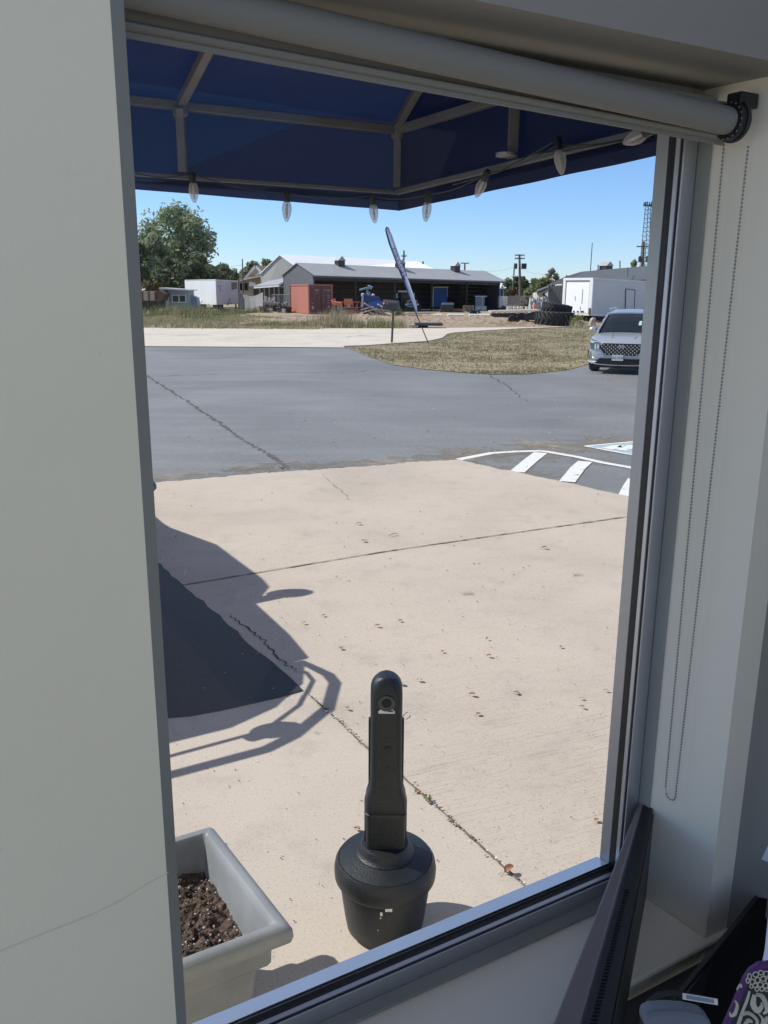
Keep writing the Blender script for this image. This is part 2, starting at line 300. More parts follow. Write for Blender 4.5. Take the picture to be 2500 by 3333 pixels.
# ------------------------------------------------------------------ mesh builder
class MB:
    def __init__(s, T=None): s.v = []; s.f = []; s.mi = []; s.T = T
    def add(s, pts, faces, m=0):
        o = len(s.v); s.v += [tuple(s.T(*p)) if s.T else tuple(p) for p in pts]
        s.f += [tuple(i+o for i in f) for f in faces]; s.mi += [m]*len(faces); return s
    def quad(s, a, b, c, d, m=0): return s.add([a, b, c, d], [(0, 1, 2, 3)], m)
    def poly(s, pts, m=0): return s.add(pts, [tuple(range(len(pts)))], m)
    def hexa(s, p, m=0): return s.add(p, [(0, 3, 2, 1), (4, 5, 6, 7), (0, 1, 5, 4), (1, 2, 6, 5), (2, 3, 7, 6), (3, 0, 4, 7)], m)
    def box(s, x0, x1, y0, y1, z0, z1, M=None, m=0):
        p = [(x0, y0, z0), (x1, y0, z0), (x1, y1, z0), (x0, y1, z0), (x0, y0, z1), (x1, y0, z1), (x1, y1, z1), (x0, y1, z1)]
        if M is not None: p = [M @ Vector(q) for q in p]
        return s.hexa(p, m)
    def prism(s, poly, vec, m=0):
        k = len(poly); vec = Vector(vec); a = [Vector(p) for p in poly]; b = [p+vec for p in a]
        return s.add(a+b, [tuple(range(k))[::-1], tuple(range(k, 2*k))]+[(i, (i+1) % k, k+(i+1) % k, k+i) for i in range(k)], m)
    def tube(s, pts, r, seg=8, m=0, closed=False, cap=True, flat=1.0):
        pts = [Vector(p) for p in pts]; n = len(pts); rs = r if isinstance(r, (list, tuple)) else [r]*n; vs = []; ref = None
        for i, p in enumerate(pts):
            a = pts[(i-1) % n] if (closed or i > 0) else p; b = pts[(i+1) % n] if (closed or i < n-1) else p
            t = (b-a); t = t.normalized() if t.length > 1e-9 else Vector((0, 0, 1))
            if ref is None: ref = Vector((0, 0, 1)) if abs(t.z) < .9 else Vector((1, 0, 0))
            x = t.cross(ref); x = x.normalized() if x.length > 1e-6 else Vector((1, 0, 0)); y = x.cross(t); ref = y
            for k in range(seg):
                an = 2*pi*(k+.5)/seg; vs.append(p+x*(rs[i]*cos(an))+y*(rs[i]*flat*sin(an)))
        fs = []
        for i in range(n if closed else n-1):
            j = (i+1) % n
            fs += [(i*seg+k, i*seg+(k+1) % seg, j*seg+(k+1) % seg, j*seg+k) for k in range(seg)]
        if cap and not closed: fs += [tuple(range(seg))[::-1], tuple((n-1)*seg+k for k in range(seg))]
        return s.add(vs, fs, m)
    def lathe(s, prof, c=(0, 0, 0), seg=32, m=0, M=None, capb=True, capt=True, sx=1, sy=1):
        vs = []
        for r, z in prof:
            for k in range(seg):
                a = 2*pi*k/seg; p = Vector((r*cos(a)*sx, r*sin(a)*sy, z)); vs.append((M @ p if M is not None else p)+Vector(c))
        fs = [(i*seg+k, i*seg+(k+1) % seg, (i+1)*seg+(k+1) % seg, (i+1)*seg+k) for i in range(len(prof)-1) for k in range(seg)]
        if capb: fs.append(tuple(range(seg))[::-1])
        if capt: fs.append(tuple((len(prof)-1)*seg+k for k in range(seg)))
        return s.add(vs, fs, m)
    def loft(s, rings, m=0, capa=True, capb=True, closed=True):
        n = len(rings[0]); vs = [p for r in rings for p in r]; fs = []
        for i in range(len(rings)-1):
            for k in range(n if closed else n-1): fs.append((i*n+k, i*n+(k+1) % n, (i+1)*n+(k+1) % n, (i+1)*n+k))
        if capa: fs.append(tuple(range(n))[::-1])
        if capb: fs.append(tuple((len(rings)-1)*n+k for k in range(n)))
        return s.add(vs, fs, m)
    def blob(s, c, r, seg=8, rings=6, j=0, rnd=None, m=0):
        rr = r if isinstance(r, (list, tuple)) else (r, r, r); vs = []; c = Vector(c)
        for i in range(rings+1):
            ph = pi*i/rings
            for k in range(seg):
                a = 2*pi*k/seg; q = 1+(rnd.uniform(-j, j) if rnd else 0)
                vs.append(c+Vector((rr[0]*sin(ph)*cos(a), rr[1]*sin(ph)*sin(a), rr[2]*cos(ph)))*q)
        fs = [(i*seg+k, (i+1)*seg+k, (i+1)*seg+(k+1) % seg, i*seg+(k+1) % seg) for i in range(rings) for k in range(seg)]
        return s.add(vs, fs, m)
    def build(s, name, mats, parent=None, smooth=False, bevel=0, fix=True, seg=2):
        me = bpy.data.meshes.new(name); me.from_pydata(s.v, [], s.f); me.validate()
        mats = mats if isinstance(mats, (list, tuple)) else [mats]
        for x in mats: me.materials.append(MATS[x])
        if len(mats) > 1 and len(me.polygons) == len(s.mi): me.polygons.foreach_set('material_index', s.mi)
        me.update()
        if fix:
            import bmesh
            b = bmesh.new(); b.from_mesh(me); bmesh.ops.recalc_face_normals(b, faces=b.faces); b.to_mesh(me); b.free()
        if smooth: me.polygons.foreach_set('use_smooth', [True]*len(me.polygons))
        o = bpy.data.objects.new(name, me); col.objects.link(o)
        if bevel:
            bv = o.modifiers.new('b', 'BEVEL'); bv.width = bevel; bv.segments = seg; bv.limit_method = 'ANGLE'; bv.angle_limit = radians(35)
        if smooth:
            try:
                me.set_sharp_from_angle(angle=radians(38))
            except Exception: pass
        if parent is not None:
            o.parent = parent; o.location = -parent_world(parent)
        return o
def parent_world(p):
    v = Vector(p.location)
    while p.parent: p = p.parent; v = v+Vector(p.location)
    return v
def thing(name, label, cat, loc=(0, 0, 0), group=None):
    o = bpy.data.objects.new(name, None); o.empty_display_size = .1; col.objects.link(o); o.location = loc
    o['label'] = label; o['category'] = cat
    if group: o['group'] = group
    return o
def tag(o, label, cat, group=None, kind=None):
    o['label'] = label; o['category'] = cat
    if group: o['group'] = group
    if kind: o['kind'] = kind
    return o
def struct(o): o['kind'] = 'structure'; return o
def copy_tree(o, parent=None):
    c = o.copy(); col.objects.link(c); c.parent = parent
    for ch in list(o.children): copy_tree(ch, c)
    return c
def local_part(mb, name, mats, parent, **k):                    # mesh given in its thing's own coordinates
    o = mb.build(name, mats, None, **k); o.parent = parent; return o
def text_part(txt, size, M, name, mats, parent=None, depth=.0008, align='CENTER'):
    c = bpy.data.curves.new(name, 'FONT'); c.body = txt; c.size = size; c.extrude = depth; c.align_x = align; c.align_y = 'CENTER'
    t = bpy.data.objects.new(name, c); col.objects.link(t); dg = bpy.context.evaluated_depsgraph_get(); dg.update()
    me = bpy.data.meshes.new_from_object(t.evaluated_get(dg)); bpy.data.objects.remove(t)
    me.transform(M); me.materials.clear(); me.materials.append(MATS[mats]); o = bpy.data.objects.new(name, me); col.objects.link(o)
    if parent is not None: o.parent = parent; o.location = -parent_world(parent)
    return o
def frameM(o, x, y):                                             # matrix from an origin and two axes
    x = Vector(x).normalized(); y = Vector(y); y = (y-x*y.dot(x)).normalized(); z = x.cross(y)
    M = Matrix((x, y, z)).transposed().to_4x4(); M.translation = Vector(o); return M
R = random.Random(7)
# ================================================================== GROUND
def sheet(name, pts, z, m):
    return struct(MB().poly([(p[0], p[1], z) for p in pts]).build(name, m, fix=False))
def gp(*l): return [G(x, y) for x, y in l]
def up(o):                                                        # make a flat sheet face upwards
    me = o.data
    if me.polygons[0].normal.z < 0: me.flip_normals()
    return o
up(sheet('ground', [(-900, -60), (900, -60), (900, 2500), (-900, 2500)], -.02, 'soil'))
up(sheet('concrete_road', [(-120, 34.6), (-4.0, 34.6), (9, 34.6), (60, 41), (60, 66), (20, 59.5), (11.8, 57.2), (4, 54), (0, 52.6), (-6, 51.4), (-120, 51)], .004, 'concrete_road'))
up(sheet('asphalt_lot', [(-120, -20), (60, -20), (60, 34.3), (-120, 34.3)], -.004, 'asphalt'))
pad = gp((300, 1590), (496, 1572), (650, 1560), (810, 1545), (902, 1538), (1017, 1531), (1150, 1521), (1250, 1515), (1330, 1506), (1400, 1502), (1494, 1498), (1567, 1515), (1789, 1560), (2042, 1616), (2500, 1720))
rough = []
for a, b in zip(pad, pad[1:]):
    for k in range(10):
        p = a.lerp(b, k/10); rough.append((p.x+R.uniform(-.02, .02), p.y+R.uniform(-.035, .035)))
up(sheet('concrete_pad', [(-14, 1), (-14, rough[0][1]+.6)]+rough+[(6, 5), (6, 1)], .006, 'concrete_pad'))
# near walk slab: laid flush, divided from the pad by the open joint
jl = gp((1002, 2266), (1100, 2352), (1191, 2440), (1300, 2529), (1450, 2660), (1570, 2770), (1685, 2873), (1850, 3020))
up(sheet('concrete_walk', [(p.x, p.y) for p in jl]+[(1.6, 1.6), (-6, -2), (-8, 2), (-3.5, 3.38)], .010, 'concrete_walk'))
pt = gp((987, 2253), (860, 2288), (718, 2320), (620, 2338), (540, 2345))
tri = [(p.x, p.y) for p in pt]
l1 = gp((509, 1831))[0]; c1 = gp((987, 2253))[0]
edge = []
for k in range(26):
    p = c1.lerp(l1, k/25); edge.append((p.x+R.uniform(-.012, .012), p.y+R.uniform(-.012, .012)))
up(sheet('asphalt_patch', edge[::-1]+tri[1:]+[(-4, 3.4), (-6, 11)], .014, 'asphalt_patch'))
def strip(name, pts, w, z, m, jit=0, parts=8, taper=False, px=True):
    P = [G(*p) for p in pts] if px else [Vector((p[0], p[1], 0)) for p in pts]; q = []
    for a, b in zip(P, P[1:]):
        for k in range(parts): q.append(a.lerp(b, k/parts))
    q.append(P[-1]); mb = MB(); L = []; Rt = []
    for i, p in enumerate(q):
        t = (q[min(i+1, len(q)-1)]-q[max(i-1, 0)]).normalized(); nn = Vector((-t.y, t.x, 0))
        ww = w*(R.uniform(.45, 1.35) if jit else 1)*(1 if not taper else min(1, i/4, (len(q)-1-i)/4)+.05); c = p+nn*R.uniform(-jit, jit)
        L.append((c.x+nn.x*ww/2, c.y+nn.y*ww/2, z)); Rt.append((c.x-nn.x*ww/2, c.y-nn.y*ww/2, z))
    for i in range(len(q)-1): mb.quad(L[i], L[i+1], Rt[i+1], Rt[i])
    return struct(mb.build(name, m, fix=True))
strip('slab_joint', [(1002, 2266), (1100, 2352), (1191, 2440), (1300, 2529), (1450, 2660), (1570, 2770), (1685, 2873), (1850, 3020)], .010, .017, 'joint', .003, 12)
strip('slab_joint', [(560, 1914), (1250, 1799), (1640, 1742), (2080, 1679)], .016, .012, 'joint', .003, 26)
strip('pavement_crack', [(735, 1998), (790, 2035), (860, 2090), (925, 2165), (985, 2200)], .010, .012, 'crack', .018, 9, True)
strip('pavement_crack', [(1042, 1540), (1100, 1590), (1150, 1640)], .02, .012, 'stain', .02, 8, True)
strip('asphalt_seam', [(470, 1218), (600, 1300), (720, 1380), (820, 1450), (895, 1490), (940, 1525)], .065, .001, 'seam', .035, 22)
strip('asphalt_seam', [(470, 1226), (760, 1216), (1050, 1212), (1160, 1212), (1200, 1205)], .05, .001, 'seam', .04, 18, True)
strip('asphalt_seam', [(1570, 1205), (1640, 1250), (1720, 1310)], .04, .001, 'seam', .05, 14, True)
#strip('asphalt_seam', [(1490, 1290), (1700, 1330), (1900, 1395)], .02, .001, 'seam', .05, 14, True)
strip('asphalt_grit', [(480, 1562), (700, 1548), (860, 1528), (1000, 1524), (1300, 1498), (1560, 1478), (1800, 1460), (2100, 1440)], .55, .0, 'grit', .08, 10)
strip('asphalt_grit', [(760, 1540), (900, 1515), (1100, 1515)], .5, .002, 'grit', .1, 10)
strip('asphalt_dust', [(1430, 1488), (1640, 1470), (1850, 1455), (2100, 1440)], 1.5, .0005, 'dust', .1, 8)
strip('asphalt_dust', [(1500, 1502), (1650, 1530), (1800, 1556)], .5, .001, 'dust', .05, 8)
strip('asphalt_dust', [(1600, 1490), (1900, 1490), (2100, 1520)], .6, .001, 'dust', .05, 8)
for pts in ([(520, 1096), (640, 1090), (700, 1091)], [(620, 1102), (760, 1101), (900, 1100)], [(1110, 1098), (1180, 1092), (1210, 1091)], [(860, 1085), (900, 1085)], [(1220, 1108), (1240, 1109)], [(1160, 1095), (1230, 1094)], [(470, 1088), (540, 1088)]):
    strip('tyre_mark', pts, .25, .008, 'tyre_mark', .02, 5, True)
strip('road_joint', [(460, 1088), (900, 1087), (1300, 1086)], .05, .007, 'joint', 0, 8)
strip('parking_line', [(1492, 1496), (1600, 1475), (1680, 1470), (1755, 1468), (1780, 1470)], .12, .003, 'old_paint', 0, 6)
strip('parking_line', [(1770, 1469), (1880, 1488), (1960, 1506), (2045, 1521), (2120, 1536)], .12, .004, 'old_paint', 0, 6)
strip('parking_line', [(1760, 1474), (1730, 1497), (1683, 1537)], .19, .005, 'old_paint', 0, 6)
strip('parking_line', [(1905, 1503), (1880, 1525), (1846, 1569)], .19, .0055, 'old_paint', 0, 6)
strip('parking_line', [(2070, 1560), (2055, 1585), (2035, 1625)], .19, .0055, 'old_paint', 0, 6)
q = gp((1915, 1453), (2060, 1440), (2200, 1440), (2200, 1500), (2060, 1480)); up(sheet('parking_symbol', [(p.x, p.y) for p in q], .003, 'blue_paint'))
strip('parking_line', [(1905, 1453), (2060, 1439), (2200, 1437)], .07, .006, 'old_paint', 0, 6)
strip('parking_line', [(1905, 1453), (2060, 1482), (2200, 1505)], .07, .0065, 'old_paint', 0, 6)
strip('parking_line', [(1975, 1462), (2010, 1453), (2030, 1455)], .18, .0065, 'old_paint', 0, 6)
strip('parking_line', [(2020, 1466), (2060, 1453), (2100, 1455)], .18, .0065, 'old_paint', 0, 6)
for (x, y, a, b) in ((1521, 1936, 22, 4), (1879, 1875, 18, 4), (1029, 2390, 18, 6)):
    c = G(x, y); e = G(x+a, y); f = G(x, y-b); pts = []
    for k in range(14):
        t = 2*pi*k/14; q = R.uniform(.75, 1.15); pts.append(tuple((c+(e-c)*cos(t)*q+(f-c)*sin(t)*q)[:2]))
    up(sheet('surface_stain', pts, .0175, 'stain'))
# kerb round the grass island, then the island
isl_far = [(1120, 1130), (1200, 1127), (1277, 1121), (1393, 1113), (1440, 1103), (1457, 1089), (1480, 1085), (1560, 1079), (1700, 1071), (1960, 1062), (2200, 1056)]
isl_near = [(2200, 1170), (1960, 1178), (1905, 1188), (1850, 1204), (1720, 1218), (1600, 1219), (1500, 1213), (1380, 1202), (1280, 1188), (1200, 1160), (1150, 1140)]
ip = [G(*p) for p in isl_far+isl_near]
def inpoly(x, y, P):
    c = False; n = len(P)
    for i in range(n):
        a, b = P[i], P[i-1]
        if (a.y > y) != (b.y > y) and x < (b.x-a.x)*(y-a.y)/(b.y-a.y)+a.x: c = not c
    return c
up(sheet('grass_island', [(p.x, p.y) for p in ip], .012, 'lawn'))
kb = MB(); kp = [G(*p) for p in isl_far]
for a, b in zip(kp, kp[1:]):
    t = (b-a).normalized(); nn = Vector((-t.y, t.x, 0))*.15
    kb.hexa([a, b, b+nn, a+nn, a+Vector((0, 0, .05)), b+Vector((0, 0, .05)), b+nn+Vector((0, 0, .05)), a+nn+Vector((0, 0, .05))])
struct(kb.build('kerb', 'concrete_kerb'))
# grass blades
def blades(mb, x, y, z, n, h, sp, rnd, w=.02, lean=.5):
    for _ in range(n):
        bx = x+rnd.gauss(0, sp); by = y+rnd.gauss(0, sp); a = rnd.uniform(0, 2*pi); hh = h*rnd.uniform(.5, 1.25); l = rnd.uniform(0, lean)*hh; la = rnd.uniform(0, 2*pi)
        dx, dy = cos(a)*w, sin(a)*w
        mb.v += [(bx-dx, by-dy, z), (bx+dx, by+dy, z), (bx+cos(la)*l, by+sin(la)*l, z+hh)]
        o = len(mb.v); mb.f.append((o-3, o-2, o-1)); mb.mi.append(0)
gr = MB(); rg = random.Random(3); xs = [p.x for p in ip]; ys = [p.y for p in ip]; k = 0
while k < 9500:
    y = min(ys)+(max(ys)-min(ys))*rg.random()**1.6; x = rg.uniform(min(xs), max(xs))
    if not inpoly(x, y, ip) or x > .42*y: continue
    dens = noise.noise(Vector((x*.5, y*.25, 0))); blades(gr, x, y, .01, 5 if dens > -.1 else 2, .065 if dens > 0 else .045, .07, rg, .014, .9); k += 1
tag(gr.build('lawn_grass', 'lawn', fix=False), 'short mown dry grass covering the kerbed island', 'grass', kind='stuff')
# dirt bank beyond the road: lumpy graded soil
def lumpy(name, x0, x1, y0, y1, nx, ny, fn, m):
    vs = []; fs = []
    for j in range(ny+1):
        for i in range(nx+1):
            x = x0+(x1-x0)*i/nx; y = y0+(y1-y0)*j/ny; vs.append((x, y, fn(x, y)))
    for j in range(ny):
        for i in range(nx): a = j*(nx+1)+i; fs.append((a, a+1, a+nx+2, a+nx+1))
    return struct(MB().add(vs, fs).build(name, m, fix=False, smooth=True))
def dirt_h(x, y):
    e = min(1, max(0, (y-54.3-max(0, x)*.26)/2.0))*min(1, max(0, (77-y)/3))*min(1, max(0, (x+13)/5))
    return -.04+e*(.13+.16*noise.noise(Vector((x*.55, y*.4, 0)))+.20*max(0, noise.noise(Vector((x*2.3, y*1.6, 3))))+.10*noise.noise(Vector((x*5, y*3, 8))))
lumpy('dirt_bank', -15, 26, 54, 78, 260, 110, dirt_h, 'dirt')
# weeds along the far side of the road
wd = MB(); wg = MB(); rw = random.Random(11)
for _ in range(5200):                                            # dry field at the left
    y = rw.uniform(50.8, 72); x = rw.uniform(-.30*y-1, -.075*y)
    k = noise.noise(Vector((x*.22, y*.18, 5)))
    if x > -8 and y > 60: continue
    blades(wg if k > .32 and y > 57 else wd, x, y, -.02, 7, (.26 if k > .32 else .17)+.1*max(0, k), .22, rw, .035, .8)
def clump(mb, px, py, wpx, n, h, Y, rnd=rw, g=None):
    for _ in range(n):
        p = PY(px+rnd.gauss(0, wpx), py, Y); yy = Y+rnd.uniform(-1.5, 1.5)
        blades(mb, p.x, yy, -.03, 12, h*rnd.uniform(.6, 1.15), .25, rnd, .022, .6)
for c in ((wd, 1075, 1060, 36, 60, .95, 55), (wd, 1110, 1060, 22, 26, 1.15, 55), (wd, 1160, 1060, 24, 26, .55, 54.5), (wg, 1225, 1060, 30, 44, .62, 54.3), (wd, 1290, 1060, 26, 32, .62, 54.6), (wd, 1020, 1060, 40, 44, .5, 54), (wg, 880, 1060, 40, 40, .38, 55), (wg, 960, 1060, 30, 40, .38, 55), (wg, 780, 1060, 50, 34, .3, 58), (wd, 700, 1060, 60, 60, .35, 55), (wd, 560, 1060, 60, 70, .4, 54), (wg, 560, 1005, 45, 70, 1.05, 74), (wg, 640, 1005, 36, 60, .95, 75), (wd, 610, 1005, 50, 46, .95, 73), (wg, 700, 1005, 36, 46, .62, 74), (wg, 770, 1000, 30, 26, .5, 82), (wd, 820, 990, 30, 30, .7, 88), (wg, 690, 1030, 25, 22, .5, 66), (wg, 600, 1030, 30, 20, .5, 66), (wd, 1700, 1045, 60, 60, .28, 60), (wd, 1640, 1050, 60, 30, .18, 58), (wd, 1890, 1050, 16, 10, .5, 57), (wd, 500, 1000, 30, 20, .8, 76)):
    clump(*c)
tag(wd.build('dry_weeds', 'weed_dry', fix=False), 'tan dry weeds and grasses along the far road edge', 'weeds', kind='stuff')
tag(wg.build('green_weeds', 'weed_green', fix=False), 'low green weeds growing among the dry grass by the white trailer', 'weeds', kind='stuff')
# ================================================================== TREES
def tree(name, label, px, ytop, ybase, Y, wpx, leafm, seed, n, leaf=.35, trunk=True, group=None, cat='tree', low=.12, gaps=.5, depth=None, clumps=26, lean=0):
    rnd = random.Random(seed); b = PY(px, ybase, Y); b.z = 0; top = PY(px, ytop, Y).z; hw = (PY(px+wpx/2, ytop, Y).x-PY(px-wpx/2, ytop, Y).x)/2; dp = depth or hw*.8
    t = thing(name, label, cat, (b.x, Y, 0), group); z0 = top*low; zc = (top+z0)/2; hz = (top-z0)/2; cl = []
    for i in range(clumps):
        while True:
            v = Vector((rnd.uniform(-1, 1), rnd.uniform(-1, 1), rnd.uniform(-1, 1)))
            if .15 < v.length < 1: break
        sh = 1-.35*max(0, v.z)**1.5-.12*max(0, -v.z)
        c = Vector((b.x+v.x*hw*.82*sh+lean*hw*v.z, Y+v.y*dp*.82*sh, zc+v.z*hz*.84)); cl.append((c, rnd.uniform(.2, .42)*min(hw, hz)*1.0))
    mb = MB(); 
    for i in range(n):
        c, r = cl[rnd.randrange(len(cl))]; v = Vector((rnd.gauss(0, 1), rnd.gauss(0, 1), rnd.gauss(0, .8))).normalized()*r*rnd.random()**gaps
        p = c+v; s_ = leaf*rnd.uniform(.5, 1.2); a = Vector((rnd.gauss(0, 1), rnd.gauss(0, 1), rnd.gauss(0, 1))).normalized(); q = a.cross(Vector((rnd.gauss(0, 1), rnd.gauss(0, 1), rnd.gauss(0, 1)))).normalized()
        if p.z < .05: p.z = .05+rnd.random()*.3
        o = len(mb.v); mb.v += [tuple(p-a*s_), tuple(p+q*s_*.45), tuple(p+a*s_), tuple(p-q*s_*.45)]; mb.f.append((o, o+1, o+2, o+3)); mb.mi.append(0)
    mb.build('crown', leafm, t, fix=False)
    tm = MB(); r = max(.05, top*.022); base = Vector((b.x, Y, 0)); mid = Vector((b.x+lean, Y, zc)); tm.tube([base, base.lerp(mid, .5)+Vector((r, 0, 0)), mid, Vector((mid.x, Y, top*.8))], [r*1.2, r, r*.7, r*.2], 7)
    for i in range(min(12, clumps)):
        c, _ = cl[i]; st = base.lerp(mid, rnd.uniform(.5, .95)); tm.tube([st, st.lerp(c, .5)+Vector((0, 0, .2*r)), c], [r*.45, r*.28, r*.08], 5)
    if trunk: tm.build('trunk', 'bark', t, smooth=True)
    return t
BG = 'trees behind the yard'
tree('broadleaf_tree', 'tallest tree, dark green open crown, behind the white trailer', 590, 648, 990, 112, 285, 'leaf_mid', 21, 7000, .34, True, BG, low=.22, gaps=.8, clumps=64)
tree('broadleaf_tree', 'yellow-green bushy tree left of the tallest tree at the window edge', 505, 735, 990, 106, 150, 'leaf_mid', 22, 6000, .34, True, BG, low=.1, clumps=24)
tree('broadleaf_tree', 'dense dark tree directly above the white trailer roof', 655, 800, 990, 104, 150, 'leaf_dark', 23, 6500, .36, True, BG, low=.02, gaps=.45, clumps=26)
tree('broadleaf_tree', 'dark low tree behind the small grey booth', 560, 830, 990, 100, 130, 'leaf_dark', 24, 5200, .34, True, BG, low=.0, gaps=.45, clumps=20)
tree('broadleaf_tree', 'dark tree cut by the wall edge at far left', 440, 750, 990, 104, 110, 'leaf_dark', 25, 4200, .34, True, BG, low=.1, clumps=18)
tree('broadleaf_tree', 'dark bushy tree on the right shoulder of the white trailer', 712, 860, 990, 108, 90, 'leaf_dark', 26, 2600, .34, True, BG, low=.0, clumps=14)
tree('rust_bush', 'brownish orange bush above the old truck bed at far left', 490, 905, 990, 92, 90, 'leaf_rust', 27, 1500, .26, True, None, 'bush', low=.2, clumps=12)
for i, (px, yt, Y, wd_, lm, lab) in enumerate([(745, 842, 150, 90, 'leaf_far', 'pale green distant tree just right of the dark trees'), (785, 862, 155, 90, 'leaf_far', 'distant green tree behind the gable house, left one'), (828, 842, 150, 75, 'leaf_far', 'distant tree standing above the gable house'), (872, 822, 145, 90, 'leaf_far', 'taller distant tree at the left end of the white warehouse roof'), (905, 840, 158, 75, 'leaf_far', 'distant tree tip touching the warehouse gable')]):
    tree('distant_tree', lab, px, yt-8, 990, Y, wd_*1.3, lm, 40+i, 3200, .42, True, BG, low=.0, clumps=12)
for i, (px, yt, Y, wd_, lm, lab) in enumerate([(1650, 905, 170, 81, 'leaf_far', 'distant dark green tree right behind the open barn corner'), (1674, 898, 172, 59, 'leaf_dark', 'rounded dark tree between the barn and the two-armed power pole'), (1708, 893, 168, 67, 'leaf_dark', 'round dark tree just right of the two-armed power pole'), (1740, 905, 160, 81, 'leaf_far', 'green tree left of the beige building'), (1668, 935, 150, 81, 'leaf_rust', 'brownish low tree right of the portable toilet'), (1728, 930, 145, 81, 'leaf_mid', 'low green tree above the board fence'), (1768, 900, 135, 94, 'leaf_light', 'yellow-green tree beside the beige building roof')]):
    tree('distant_tree', lab, px, yt, 985, Y, wd_, lm, 60+i, 2400, .4, True, BG, low=.0, clumps=12)
tree('bare_tree', 'pale grey thin-leaved tree above the beige building', 1793, 876, 985, 140, 62, 'leaf_pale', 80, 800, .34, True, None, low=.35, gaps=.8, clumps=16)
tree('bare_tree', 'sparse small pale tree left of the dark barn peak', 1836, 893, 985, 142, 30, 'leaf_pale', 81, 160, .26, True, None, low=.6, gaps=.8, clumps=8)
tree('distant_tree', 'small tree top behind the dark barn ridge left of its cupola', 1945, 866, 960, 150, 50, 'leaf_mid', 82, 900, .4, True, BG, low=.3, clumps=10)
tree('distant_tree', 'rounded tree top behind the dark barn below the lattice tower', 2056, 842, 960, 140, 54, 'leaf_mid', 83, 1300, .38, True, BG, low=.3, clumps=12)
tree('distant_tree', 'low tree top behind the dark barn ridge centre', 2008, 872, 960, 150, 44, 'leaf_far', 84, 600, .38, True, BG, low=.3, clumps=8)
tree('bare_tree', 'bare brushy shrub before the board fence', 1720, 958, 1003, 100, 60, 'leaf_rust', 85, 420, .12, True, None, 'shrub', low=.0, gaps=1, clumps=40)
# ================================================================== BUILDINGS
def V(a, z): return Vector((a.x, a.y, z))
def wall_poly(mb, pts, thick, nrm, m=0): mb.prism(pts, Vector(nrm)*thick, m)
# --- open-fronted barn
YB0, YB1 = 91.5, 106.4
F0 = PY(1021, 1000, YB0); F0.z = 0; F1 = PY(1623, 1000, YB1); F1.z = 0
def fy(px):                                                      # depth of the barn's open front at a bearing
    lo, hi = 0, 1
    for _ in range(30):
        mm = (lo+hi)/2; p = F0.lerp(F1, mm)
        if p.x/p.y < (px-1250)/2890: lo = mm
        else: hi = mm
    return F0.lerp(F1, lo).y
bd = (F1-F0).normalized(); bp = Vector((-bd.y, bd.x, 0)); BW = 6.4; BL = (F1-F0).length
zE0, zE1 = zpx(898, YB0, 1036), zpx(917, YB1, 1640)
t = thing('open_barn', 'long open-fronted barn with grey metal roof and ridge cupolas', 'barn', (F0.x, F0.y, 0))
mid = F0+bp*BW*.5; midR = F1+bp*BW*.5
zR0, zR1 = zpx(857, mid.y, 985), zpx(884, midR.y, 1580)
back = F0+bp*BW; backR = F1+bp*BW
MB().prism([V(F0, 0), V(back, 0), V(back, zE0+.05), V(mid, zR0-.08), V(F0, zE0+.05)], bd*.12).build('gable_wall', 'barn_siding', t)
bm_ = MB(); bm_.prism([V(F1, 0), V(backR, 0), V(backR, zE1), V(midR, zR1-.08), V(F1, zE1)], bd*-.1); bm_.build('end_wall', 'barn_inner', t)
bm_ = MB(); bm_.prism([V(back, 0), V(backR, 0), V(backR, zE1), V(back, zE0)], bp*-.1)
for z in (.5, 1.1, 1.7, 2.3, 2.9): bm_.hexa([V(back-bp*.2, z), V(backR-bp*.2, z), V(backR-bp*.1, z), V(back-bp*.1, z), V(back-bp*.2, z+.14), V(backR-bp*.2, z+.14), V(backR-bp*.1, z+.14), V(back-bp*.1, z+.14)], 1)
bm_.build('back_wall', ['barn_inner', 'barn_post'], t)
ov = .55; eF0 = F0-bp*ov-bd*.15; eF1 = F1-bp*ov+bd*.6; sl0 = (zR0-zE0)/(BW*.5+ov)
rf = MB()
rf.prism([V(eF0, zE0), V(eF1, zE1), V(midR+bd*.6, zR1), V(mid-bd*.15, zR0)], (0, 0, .06))
rf.prism([V(back+bp*.3-bd*.15, zE0), V(backR+bp*.3+bd*.6, zE1), V(midR+bd*.6, zR1+.004), V(mid-bd*.15, zR0+.004)], (0, 0, .06))
rf.build('roof', 'roof_grey', t)
fs = MB(); fs.prism([V(eF0, zE0-.16), V(eF1, zE1-.16), V(eF1, zE1-.003), V(eF0, zE0-.003)], bp*.05); fs.build('gutter', 'roof_dark', t)
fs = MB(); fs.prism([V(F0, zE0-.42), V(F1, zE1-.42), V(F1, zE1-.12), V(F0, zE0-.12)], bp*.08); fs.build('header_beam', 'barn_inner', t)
for i, x in enumerate((1153, 1280, 1401, 1515, 1620)):
    tt = min(1, max(0, (x-1021)/602)); 
    # solve position along front
    lo, hi = 0, 1
    for _ in range(30):
        mm = (lo+hi)/2; p = F0.lerp(F1, mm)
        if p.x/p.y < (x-1250)/2900: lo = mm
        else: hi = mm
    p = F0.lerp(F1, lo); z = zE0+(zE1-zE0)*lo
    fs = MB(); fs.box(p.x-.1, p.x+.1, p.y-.1, p.y+.1, 0, z-.13); fs.build('post', 'barn_post', t)
    if i < 4:
        q = p+bp*BW*.55; fs = MB(); fs.box(q.x-.08, q.x+.08, q.y-.08, q.y+.08, 0, z+.3); fs.build('post', 'barn_post', t)
fs = MB(); b2 = F1+bp*.9
